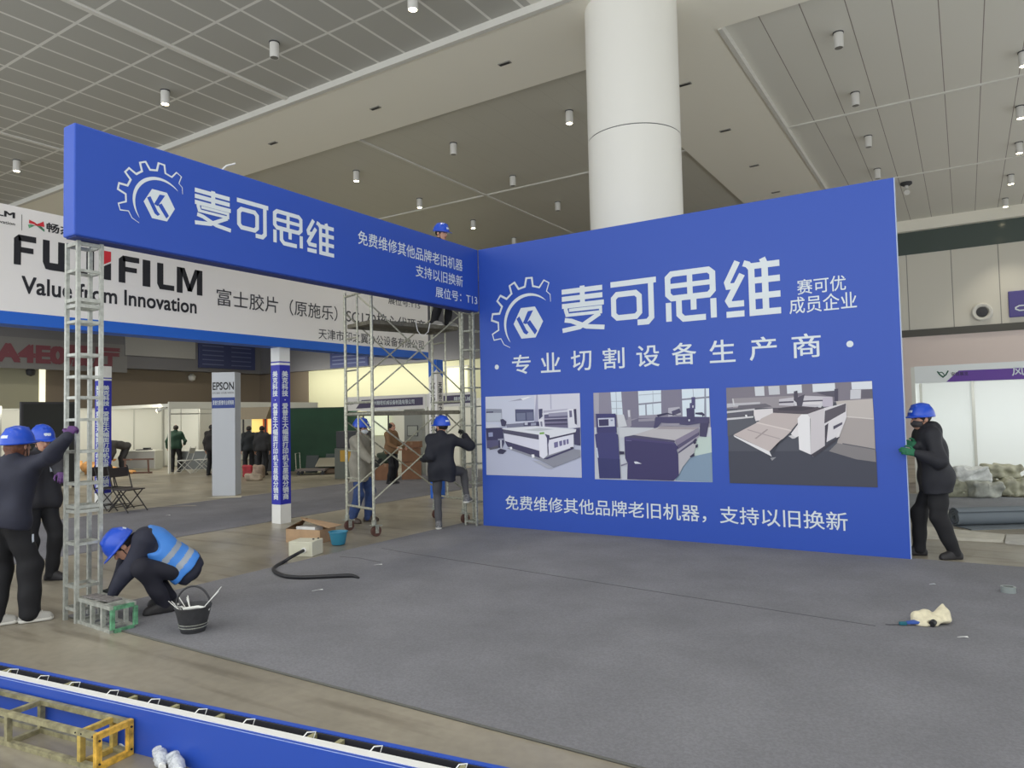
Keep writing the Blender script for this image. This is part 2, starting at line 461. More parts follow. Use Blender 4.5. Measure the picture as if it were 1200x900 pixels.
slab('ceiling', 0, 13, -12, 1.8, CZ, M_ceilR)
slab('ceiling', XL, 0, 4.1, YB, CZ, M_ceilM)
slab('ceiling', 2.45, 13, 4.1, YB, CZ, M_ceilR)
# dropped soffits crossing at the round column
slab('trim_1', XL, 13, 1.8, 4.1, CZ - 0.1, M_soffit, 0.3)
slab('trim_2', 0, 2.45, 4.1, YB, CZ - 0.1, M_soffit, 0.3)
q = MB(); q.box2((XL, 1.70, CZ - 0.13), (13, 1.80, CZ)); struct(q.build('trim_3', M_trim))
q = MB(); q.box2((2.45, 4.1, CZ - 0.13), (2.53, YB, CZ)); struct(q.build('trim_4', M_trim))
n = 5
for (a, c) in (((-6.2, -12), (-6.1, 1.7)), ((-13.05, -12), (-12.95, 1.7)), ((-6.55, 4.1), (-6.48, YB)), ((-13.05, 4.1), (-12.95, YB)),
               ((XL, 9.74), (0, 9.81)), ((2.53, 9.74), (13, 9.81)), ((2.53, 15.7), (13, 15.75))):
    q = MB(); q.box2((a[0], a[1], CZ - 0.035), (c[0], c[1], CZ)); struct(q.build('trim_%d' % n, M_trim)); n += 1
# walls
M_blocker = mat('grey_blocker_wall', (176, 172, 160), 0.5)
M_brown = mat('brown_grey_wall', (126, 114, 100), 0.6)
M_pink = mat('pale_lower_wall', (226, 211, 205), 0.55)
M_glassband = mat('dark_green_glass_band', (74, 86, 82), 0.15, spec=0.6)
q = MB(); q.box2((XL - 0.2, -12, 0), (XL, YB, 4.55)); struct(q.build('wall_left', M_brown))
q = MB(); q.box2((XL - 0.2, -12, 4.55), (XL + 0.8, YB, CZ)); struct(q.build('wall_left_upper', mat('grey_bulkhead', (106, 106, 112), 0.5)))
q = MB(); q.box2((XL, YB, 0), (-28.4, YB + 0.2, 4.55)); q.box2((-15, YB, 0), (3.0, YB + 0.2, 4.4)); struct(q.build('wall_back', M_brown))
q = MB(); q.box2((-28.4, YB + 0.05, 0), (-15, YB + 0.2, 4.55)); struct(q.build('wall_back_cream', mat('cream_wall', (226, 224, 190), 0.6)))
q = MB(); q.box2((XL, YB - 0.5, 4.55), (3.0, YB + 0.2, CZ)); struct(q.build('wall_back_upper', mat('grey_bulkhead', (106, 106, 112), 0.5)))
q = MB(); q.box2((3.0, YB, 0), (13, YB + 0.2, 4.16)); struct(q.build('wall_right', M_pink))
q = MB(); q.box2((3.0, YB - 0.06, 4.16), (13, YB + 0.2, 4.42)); struct(q.build('trim_12', mat('dark_reveal', (84, 82, 76), 0.5)))
q = MB(); q.box2((3.0, YB, 4.42), (13, YB + 0.2, 7.25)); struct(q.build('wall_right_panelling',
    lined_ceiling('grey_wall_panels', (216, 212, 200), (142, 140, 130), 1.42, None, 4.25, 0, 0.03)))
q = MB(); q.box2((3.0, YB - 0.02, 7.25), (13, YB + 0.2, 8.09)); struct(q.build('window_1', M_glassband))
q = MB(); q.box2((3.0, YB - 0.25, 8.09), (13, YB + 0.2, CZ)); struct(q.build('trim_13', M_soffit))
q = MB(); q.box2((13, -12, 5.2), (13.2, YB, CZ)); struct(q.build('wall_end_blocker', M_blocker))  # unseen end wall added to cut light from the right
# light strip and dark doorway of the left wall
q = MB(); q.box2((XL + .002, 8.75, 2.3), (XL + 0.1, 9.0, 4.5)); o = q.build('strip_light', mat('strip_glow', (250, 248, 220), 0.5, emit=(250, 246, 214), estr=1.6))
tag(o, 'tall glowing white light strip on the brown wall at far left', 'light strip')
q = MB(); q.box2((XL, -2, 2.0), (XL + 0.06, 8.72, 4.5)); struct(q.build('wall_left_pale_panel', mat('pale_green_wall', (172, 170, 148), 0.6)))

# round column
c0 = (1.386, 2.66); RC = 0.77
col = thing('round_column', 'huge white round column rising behind the blue booth wall to the ceiling', 'column', (c0[0], c0[1], 0))
M_col = mat('glossy_white_column_cladding', (240, 238, 230), 0.28, spec=0.4)
for nm, z0, z1 in (('lower_cladding', 0, 6.13), ('upper_cladding', 6.145, 8.4)):
    q = MB((c0[0], c0[1], 0)); q.lathe([(RC, z0), (RC, z1)], (c0[0], c0[1], 0), 96); q.build(nm, M_col, col, True)
q = MB((c0[0], c0[1], 0)); q.lathe([(RC - 0.006, 6.125), (RC - 0.006, 6.15)], (c0[0], c0[1], 0), 96); q.build('joint_ring', M_dark, col, True)

# ceiling downlights
M_can = mat('white_lamp_housing', (214, 212, 206), 0.4)
def downlight(x, y, on, label):
    r = thing('ceiling_downlight', label, 'ceiling light', (x, y, CZ), 0, 'cylindrical ceiling downlights')
    q = MB(); q.lathe([(0.085, -0.02), (0.085, -0.28), (0.08, -0.29), (0.07, -0.29), (0.07, -0.25)], n=28); q.build('housing', M_can, r, True)
    q = MB(); q.lathe([(0.095, 0), (0.095, -0.02)], n=28); q.build('mounting_plate', M_dark, r)
    q = MB(); q.lathe([(0.001, -0.288), (0.078, -0.288)], n=24, cap=False); q.build('lens', M_lamp_on if on else mat('unlit_lens', (120, 118, 112), 0.3), r)
    if on:
        l = bpy.data.lights.new('downlight_lamp', 'SPOT'); l.energy = 340; l.spot_size = 1.5; l.spot_blend = 0.6; l.color = (1, 0.93, 0.78); l.shadow_soft_size = 0.08
        lo = bpy.data.objects.new('downlight_lamp', l); COL.objects.link(lo); lo.location = (x, y, CZ - 0.31)
    return r
for x, y, on, lb in (
    (-4.5, 0.05, 0, 'unlit white downlight in the pale-jointed ceiling bay, right of a lit one'),
    (-7.9, 0.02, 1, 'glowing white downlight above the left end of the blue banner'),
    (-14.7, 0.1, 1, 'glowing white downlight at far left edge above the white and blue header sign'),
    (-1.41, 0.3, 1, 'glowing downlight cut by the top edge of the picture'),
    (-1.46, 5.82, 1, 'glowing white downlight nearest to the left side of the round column'),
    (-4.78, 5.82, 0, 'unlit white downlight in the middle ceiling bay, in the row left of the column'),
    (-8.21, 5.85, 1, 'glowing white downlight over the middle of the blue banner, nearest its small slogan lettering'),
    (-8.43, 8.85, 1, 'glowing white downlight just left of the helmet of the worker atop the scaffold'),
    (-4.89, 8.8, 0, 'unlit white downlight close beside a pale ceiling trim in the middle bay'),
    (-8.53, 11.9, 1, 'glowing white downlight right of the helmet of the worker atop the scaffold'),
    (-5.06, 11.8, 0, 'small unlit downlight left of the column, above the big blue wall'),
    (-8.72, 14.9, 1, 'glowing downlight just above the top left corner of the big blue wall'),
    (-5.14, 14.7, 0, 'small unlit downlight half hidden against the left side of the column foot'),
    (4.21, 5.7, 0, 'largest unlit white downlight in the right ceiling bay, nearest the top edge'),
    (4.14, 8.65, 0, 'second unlit white downlight from the top in the right ceiling bay'),
    (4.09, 11.6, 0, 'third unlit white downlight from the top in the right ceiling bay'),
    (4.02, 14.55, 0, 'unlit downlight half hidden by the top right corner of the blue wall'),
    (7.15, 8.6, 1, 'glowing downlight highest at the right picture edge'),
    (7.26, 11.7, 1, 'second glowing downlight from the top at the right picture edge'),
    (7.38, 14.5, 1, 'third glowing downlight from the top near the right picture edge'),
    (7.33, 17.6, 1, 'fourth glowing downlight from the top near the right picture edge'),
    (7.31, 20.5, 1, 'small lowest glowing downlight near the right edge, close above the dark glass band')):
    downlight(x, y, on, lb)
# slit fittings in the soffits
for x, y, lb in ((-1.35, 2.95, 'small dark slit fitting in the soffit nearest the left side of the column'),
                 (-4.77, 2.98, 'small dark slit fitting in the soffit above the middle of the blue banner'),
                 (-8.2, 3.0, 'small dark slit fitting in the soffit nearest the left end of the banner'),
                 (1.25, 5.85, 'small dark slit fitting in the soffit touching the right side of the column'),
                 (1.25, 8.8, 'second dark slit fitting in the soffit right of the column'),
                 (1.2, 11.8, 'third dark slit fitting in the soffit right of the column'),
                 (1.15, 14.7, 'farthest dark slit fitting in the soffit, just above the blue wall')):
    r = thing('soffit_slit', lb, 'vent', (x, y, CZ - 0.1), 0, 'dark slit fittings in the soffit')
    q = MB(); q.box((0, 0, -0.008), (0.26, 0.10, 0.016)); q.build('rim', mat('slit_rim', (150, 148, 140), 0.5), r)
    q = MB(); q.box((0, 0, -0.017), (0.22, 0.06, 0.008)); q.build('opening', M_black, r)
# dome camera on the right ceiling
cp = gz(1062, 214, CZ)
r = thing('ceiling_camera', 'small pale ceiling camera above the right end of the blue wall', 'camera', (cp[0], cp[1], CZ))
q = MB(); q.lathe([(0.16, 0), (0.16, -0.06), (0.1, -0.1)], n=24); q.build('base', M_dark, r, True)
q = MB(); q.tube([(0, 0, -0.08), (0, 0, -0.24)], 0.05, 12); q.tube([(0, 0.05, -0.24), (0.02, -0.2, -0.36)], 0.085, 16); q.build('camera_body', M_can, r, True)
# round wall vent and escalator sign on the right far wall
r = thing('round_wall_vent', 'round white air vent with dark centre on the grey panelled far wall', 'vent', (6.53, YB, 4.88))
q = MB()
def ring_y(q, prof, n=36):
    V = []; Fs = []
    for rad, d in prof:
        for k in range(n): V.append((rad*math.cos(2*math.pi*k/n), -d, rad*math.sin(2*math.pi*k/n)))
    for i in range(len(prof) - 1):
        for k in range(n): Fs.append((i*n + k, (i + 1)*n + k, (i + 1)*n + (k + 1) % n, i*n + (k + 1) % n))
    q.grid_faces(V, Fs)
ring_y(q, [(0.33, 0), (0.33, 0.06), (0.28, 0.11), (0.22, 0.10), (0.175, 0.04)]); q.build('flange', M_trim, r, True)
q = MB(); ring_y(q, [(0.18, 0.04), (0.16, 0.08), (0.001, 0.10)]); q.build('nozzle', M_dark, r, True)
r = thing('escalator_sign', 'purple sign with white escalator rider symbol on the far right wall', 'sign', (8.15, YB - 0.05, 5.07))
q = MB(); q.box((0, 0, 0), (1.68, 0.06, 0.92)); q.build('board', mat('violet_sign', (86, 78, 146), 0.45), r, bevel=0.05)
q = MB(); ox = (8.15, YB - 0.05, 5.07)
S_O, S_R, S_U = (0, -0.032, 0), (1, 0, 0), (0, 0, 1)
strokes_on(q, [[(0.18, 0.42), (0.12, 0.36), (0.12, 0.30), (0.18, 0.24), (0.46, 0.24), (0.70, 0.56), (0.90, 0.56), (0.95, 0.62), (0.92, 0.70), (0.62, 0.70), (0.38, 0.42), (0.18, 0.42)],
               [2.6, (0.50, 0.58), (0.50, 0.82)], [1.6, (0.50, 0.78), (0.62, 0.66)]], S_O, S_R, S_U, (-0.84, -0.46, 0.84, 0.46), 0.045)
q.face([(-0.02 + 0.075*math.cos(t*math.pi/8), -0.036, 0.34 + 0.075*math.sin(t*math.pi/8)) for t in range(16)])
text_on(q, 'Escalator', S_O, S_R, S_U, (-0.35, -0.30, 0.45, -0.24)); text_on(q, '自动扶梯', S_O, S_R, S_U, (-0.2, -0.42, 0.5, -0.33), 0.01)
q.build('symbol', M_white, r)

# carpets
M_carpet = carpet_material('grey_needle_felt', (126, 126, 130))
q = MB(); q.box2((-0.42, -5.43, 0), (13, 0.06, 0.008)); o = q.build('booth_carpet', M_carpet)
tag(o, 'large grey felt carpet covering the stand floor before the blue wall', 'carpet')
q = MB(); q.tube([(-0.42, -5.43, 0.006), (6.0, -5.43, 0.006), (12, -5.44, 0.006)], 0.007, 6); q.build('edge_tape', mat('dark_edge_tape', (92, 92, 86), 0.6), o)
q = MB()
pts = [(-0.1, -2.0), (0.28, -2.07), (1.6, -2.22), (3.2, -2.42), (4.6, -2.59), (5.3, -2.67)]
pts2 = [gz(398, 653)[:2], gz(422, 655)[:2], gz(446, 660)[:2]]  # carpet crease, its shade drawn as a dark line
for a, c in list(zip(pts, pts[1:])) + list(zip(pts2, pts2[1:])): q.bar((a[0], a[1], 0.009), (c[0], c[1], 0.009), 0.012, 0.002, up=(0, 0, 1))
q.build('seam_crease', mat('carpet_seam_crease', (84, 84, 88), 0.9), o)
q = MB(); q.box2((-6.9, -14, 0), (-3.3, 16, 0.006)); o = q.build('aisle_carpet', carpet_material('blue_grey_aisle_felt', (120, 120, 126)))
tag(o, 'strip of blue-grey aisle carpet between the white header posts and the far lobby floor', 'carpet')
# ------------------------------------------------------------------ the blue stand
X3, Y3, Z3 = (1, 0, 0), (0, 1, 0), (0, 0, 1)
GLYPH = [
  # wheat, may, think, tie: heavy rounded display characters, unit cell
  [[.92, (0.0, .91), (.97, .91)], [.92, (0.0, .75), (.97, .75)], [.92, (0.0, .59), (1.0, .59)], [(.5, 1.0), (.5, .56)],
   [.8, (.09, .60), (.09, .50), (.13, .37)], [.6, (.08, .385), (.92, .385), (.92, .49), (.17, .49)],
   [.85, (.90, .36), (.42, .10), (0.0, .05)], [.85, (.06, .28), (.22, .25), (.58, .10), (1.0, .05)]],
  [[(0.0, .93), (1.0, .93)], [(.885, .93), (.885, .14), (.80, .05), (.58, .05)],
   [(.14, .70), (.55, .70), (.63, .62), (.63, .27), (.55, .19), (.14, .19), (.06, .27), (.06, .62), (.14, .70)]],
  [[(.13, .95), (.87, .95), (.95, .88), (.95, .55), (.87, .47), (.13, .47), (.05, .55), (.05, .88), (.13, .95)],
   [.85, (.05, .71), (.95, .71)], [.95, (.5, .95), (.5, .47)],
   [(.055, .39), (.055, .02)], [(.27, .43), (.27, .14), (.36, .05), (.80, .05)], [(.565, .42), (.565, .21)], [(.955, .39), (.955, .02)]],
  [[(.25, 1.0), (.05, .64), (.07, .565), (.20, .565)], [(.33, .76), (.06, .31), (.10, .24), (.35, .24)], [(.02, .06), (.35, .06)],
   [(.36, .95), (.44, .92), (.50, .84), (.50, 0.0)], [(.44, .88), (1.0, .88)], [(.5, .62), (1.0, .62)], [(.5, .345), (1.0, .345)], [(.5, .055), (1.0, .055)],
   [(.70, 1.0), (.74, .9), (.74, .05)]]]
def big_name(q, O, R_, U_, boxes, w):
    for g, bx in zip(GLYPH, boxes): strokes_on(q, g, O, R_, U_, bx, w)
def gear_logo(qw, qb, O, R_, U_, cx, cy, s):
    """gear arc, crescent and hexagon badge; s = 1 on the big wall"""
    O = np.array(O, float); R_ = np.array(R_, float); U_ = np.array(U_, float); nr = np.cross(R_, U_)
    P = lambda x, y, e: O + R_*(cx + s*x) + U_*(cy + s*y) + nr*e
    prof = []
    for i in range(6):
        a = 196 - 27.2*i
        for da, r in ((7.5, .50), (4.2, .615), (-4.2, .615), (-7.5, .50)): prof.append((a + da, r))
    prof = [(228, .455), (215, .50)] + prof + [(44, .50), (34, .44)]
    C_ = [np.array([r*math.cos(a*D2R), r*math.sin(a*D2R)]) for a, r in prof]; n = len(C_)
    def nrm(i):
        t = C_[min(i + 1, n - 1)] - C_[max(i - 1, 0)]; t /= np.linalg.norm(t); return np.array([-t[1], t[0]])
    for i in range(n - 1):
        w0 = .006 + .022*min(1, 4*min(i, n - 1 - i)/n); w1 = .006 + .022*min(1, 4*min(i + 1, n - 2 - i)/n)
        a0, a1, n0, n1 = C_[i], C_[i + 1], nrm(i), nrm(i + 1)
        qw.face([P(*(a0 - n0*w0/1.6), .003), P(*(a0 + n0*w0/1.6), .003), P(*(a1 + n1*w1/1.6), .003), P(*(a1 - n1*w1/1.6), .003)][::-1])
    m = 40
    for i in range(m):
        def pr(j):
            t = j/m; a = (222 - 180*t)*D2R; w = .05*math.sin(math.pi*t)**.7 if 0 < t < 1 else 0
            return [(.40 + 0)*math.cos(a), (.40)*math.sin(a)], [(.40 - w)*math.cos(a), (.40 - w)*math.sin(a)]
        o0, i0 = pr(i); o1, i1 = pr(i + 1)
        qw.face([P(*i0, .003), P(*i1, .003), P(*o1, .003), P(*o0, .003)][::-1] if False else [P(*o0, .003), P(*i0, .003), P(*i1, .003), P(*o1, .003)])
    H = [(-.24, 0), (-.115, -.215), (.115, -.215), (.24, 0), (.115, .215), (-.115, .215)]
    qw.face([P(x, y - .01, .003) for x, y in H])
    for poly in ([(-.19, .07), (-.14, .10), (-.03, -.10), (-.075, -.14)], [(.0, .16), (.085, .165), (-.03, -.02), (-.085, .0)],
                 [(-.025, .0), (.03, .035), (.145, -.125), (.105, -.175)], [(-.075, -.14), (-.03, -.10), (.005, -.135), (-.03, -.165)]):
        qb.face([P(x, y - .01, .0045) for x, y in poly])

WALL_W = 5.37
bw = thing('blue_stand_wall', 'big blue printed stand wall with white lettering and three machine photos', 'exhibition wall', (0, 0, 0))
q = MB(); q.box2((0.004, 0, 0.008), (WALL_W, 0.02, 4.0)); q.build('printed_panel', M_blue, bw)
q = MB()
for z in (0.03, 1.0, 2.0, 3.0, 3.96): q.box2((0.03, 0.021, z - 0.02), (WALL_W - 0.03, 0.06, z + 0.02))
for x in (0.05, 1.35, 2.7, 4.05, WALL_W - 0.03): q.box2((x - 0.02, 0.021, 0.01), (x + 0.02, 0.06, 3.98))
q.build('rear_frame', M_alu, bw)
q = MB(); q.box2((WALL_W, -0.002, 0.008), (WALL_W + 0.008, 0.055, 4.0)); q.build('edge_profile', mat('pale_blue_edge', (176, 190, 216), .5), bw, label='pale edge profile')
q = MB()
big_name(q, (0, 0, 0), X3, Z3, ((1.37, 2.67, 1.99, 3.28), (2.09, 2.69, 2.71, 3.28), (2.83, 2.68, 3.45, 3.31), (3.56, 2.67, 4.19, 3.33)), 0.072)
q.build('company_name_lettering', M_white, bw)
q = MB(); qb = MB(); gear_logo(q, qb, (0, 0, 0), X3, Z3, 0.83, 2.87, 1.0)
q.build('gear_logo', M_white, bw); qb.build('logo_cutout', M_blue, bw)
q = MB()
text_on(q, '赛可优', (0, 0, 0), X3, Z3, (4.37, 2.86, 4.87, 3.03), 0.005); q.build('small_lettering', M_white, bw); q = MB(); text_on(q, '成员企业', (0, 0, 0), X3, Z3, (4.28, 2.65, 4.97, 2.84), 0.005)
q.build('small_lettering', M_white, bw)
q = MB()
for i, ch in enumerate('专业切割设备生产商'):
    x = 0.55 + i*(4.60 - 0.55 - 0.31)/8
    text_on(q, ch, (0, 0, 0), X3, Z3, (x, 2.15, x + 0.305, 2.42), 0.008)
for x in (0.29, 4.885):
    q.face([(x + 0.035*math.cos(t*math.pi/10), -0.003, 2.27 + 0.035*math.sin(t*math.pi/10)) for t in range(20)])
q.build('subtitle_lettering', M_white, bw)
q = MB(); text_on(q, '免费维修其他品牌老旧机器，支持以旧换新', (0, 0, 0), X3, Z3, (0.39, 0.25, 4.79, 0.455), 0.005); q.build('slogan_lettering', M_white, bw)

# the three printed photographs: flat artwork on the wall
def photo(name, label, crop, zs, layers):
    q = MB(); cols = []; mats = []
    for i, (c, pts) in enumerate(layers):
        if c not in cols:
            cols.append(c); mats.append(mat('print_%d_%d_%d' % c, c, 0.5))
        q.cur = cols.index(c)
        P = []
        for (x, y) in pts:
            p = gy(crop[0] + x/zs, crop[1] + y/zs, 0.0); P.append((p[0], -0.003 - 0.00025*i, p[2]))
        a = sum(P[k][0]*P[(k + 1) % len(P)][2] - P[(k + 1) % len(P)][0]*P[k][2] for k in range(len(P)))
        q.face(P if a > 0 else P[::-1])
    return q.build(name, mats, bw, label=label)
def R4(x0, y0, x1, y1): return [(x0, y0), (x1, y0), (x1, y1), (x0, y1)]
photo('machine_photo', 'printed photo of a long white flatbed cutter in a bright workshop', (565, 455), 8.184, [
  ((186, 190, 212), [(33, 82), (937, 47), (957, 858), (42, 830)]),
  ((200, 204, 222), [(33, 82), (500, 64), (510, 330), (36, 380)]),
  ((210, 210, 224), [(500, 64), (937, 47), (944, 380), (505, 330)]),
  ((166, 166, 190), [(520, 63), (535, 62), (540, 330), (500, 330)]), ((178, 178, 200), [(652, 58), (664, 57), (668, 200), (656, 200)]),
  ((232, 234, 240), [(370, 100), (440, 82), (472, 84), (392, 114)]), ((150, 152, 176), [(250, 128), (370, 100), (392, 114), (300, 122)]),
  ((138, 142, 160), [(38, 198), (190, 200), (194, 320), (40, 322)]), ((186, 192, 206), [(44, 236), (186, 236), (190, 316), (44, 318)]), ((60, 58, 92), [(40, 225), (108, 222), (108, 234), (40, 237)]),
  ((74, 78, 112), [(318, 202), (496, 202), (500, 310), (322, 318)]), ((112, 118, 146), [(330, 240), (416, 236), (418, 306), (336, 310)]), ((104, 108, 138), [(428, 232), (490, 230), (494, 304), (432, 306)]),
  ((60, 60, 96), [(544, 200), (580, 196), (582, 270), (548, 300)]),
  ((120, 122, 146), [(230, 345), (560, 320), (600, 378), (240, 378)]), ((62, 60, 96), [(400, 330), (560, 318), (560, 364), (400, 360)]), ((190, 192, 208), [(410, 320), (440, 320), (440, 352), (410, 352)]), ((150, 154, 176), [(470, 335), (520, 330), (520, 355), (470, 358)]),
  # laminating unit behind
  ((178, 176, 196), [(590, 215), (830, 195), (836, 380), (600, 370)]), ((96, 92, 124), [(600, 248), (830, 228), (830, 282), (600, 292)]), ((214, 214, 226), [(580, 238), (840, 205), (840, 222), (580, 256)]), ((150, 148, 172), [(640, 240), (820, 225), (820, 262), (640, 272)]),
  ((66, 62, 96), [(600, 300), (820, 290), (822, 318), (602, 326)]), ((104, 98, 130), [(604, 330), (822, 320), (826, 378), (608, 366)]), ((60, 56, 90), [(606, 342), (824, 336), (824, 348), (606, 354)]),
  ((222, 222, 232), [(820, 200), (900, 195), (915, 375), (830, 385)]), ((104, 100, 132), [(838, 215), (862, 213), (866, 275), (842, 280)]), ((60, 56, 86), [(880, 200), (905, 198), (912, 350), (892, 340)]), ((226, 226, 236), [(545, 300), (590, 296), (600, 370), (556, 372)]), ((120, 120, 144), [(560, 320), (580, 318), (584, 370), (566, 370)]),
  ((62, 60, 98), [(880, 385), (942, 375), (946, 550), (886, 540)]),
  # left desk and stool
  ((56, 54, 92), [(40, 382), (200, 378), (215, 520), (200, 570), (50, 575)]), ((150, 156, 190), [(64, 425), (106, 422), (108, 462), (66, 466)]), ((88, 86, 124), [(46, 500), (160, 495), (160, 560), (50, 572)]), ((60, 58, 90), [(178, 300), (205, 294), (238, 320), (225, 365), (190, 362)]),
  ((208, 210, 224), [(40, 350), (130, 346), (180, 372), (60, 382)]), ((150, 152, 176), [(155, 484), (215, 480), (215, 496), (158, 500)]), ((200, 202, 216), [(176, 498), (192, 498), (196, 590), (182, 590)]), ((52, 50, 80), [(150, 600), (180, 578), (240, 596), (205, 630), (160, 626)]),
  ((92, 90, 104), [(70, 575), (160, 545), (160, 575), (80, 590)]),
  # floor shadow, cutter
  ((140, 142, 156), [(240, 575), (560, 690), (690, 760), (945, 660), (945, 590), (650, 560), (400, 560)]), ((172, 174, 188), [(560, 700), (690, 765), (640, 770), (480, 690)]),
  ((222, 224, 232), [(190, 384), (520, 362), (908, 392), (900, 424), (650, 478), (540, 448), (230, 404)]), ((190, 194, 202), [(400, 400), (560, 380), (700, 392), (540, 412)]), ((120, 170, 80), [(556, 424), (600, 420), (600, 438), (556, 442)]),
  ((78, 76, 100), [(200, 392), (548, 446), (552, 492), (212, 430)]), ((216, 216, 232), [(214, 432), (552, 494), (556, 600), (222, 504)]), ((64, 60, 96), [(222, 504), (556, 602), (560, 668), (250, 560)]),
  ((228, 228, 240), [(548, 446), (606, 450), (626, 476), (632, 640), (594, 676), (556, 650)]), ((66, 62, 100), [(606, 438), (650, 450), (660, 520), (636, 640), (626, 476)]),
  ((222, 222, 236), [(650, 484), (880, 436), (884, 562), (646, 640), (640, 540)]), ((52, 48, 80), [(650, 478), (902, 420), (904, 434), (650, 494)]), ((60, 56, 96), [(590, 676), (884, 564), (884, 580), (630, 680)]),
  ((110, 106, 150), [(694, 520), (732, 510), (734, 562), (698, 572)]), ((110, 106, 150), [(744, 508), (772, 500), (774, 548), (748, 556)]), ((110, 106, 150), [(782, 498), (806, 492), (808, 540), (786, 546)]), ((110, 106, 150), [(814, 490), (834, 486), (836, 532), (818, 536)]),
  ((238, 238, 244), [(270, 562), (292, 562), (296, 584), (276, 586)]), ((238, 238, 244), [(480, 634), (506, 634), (510, 664), (484, 666)]), ((36, 34, 56), [(850, 566), (876, 560), (878, 572), (854, 576)])])
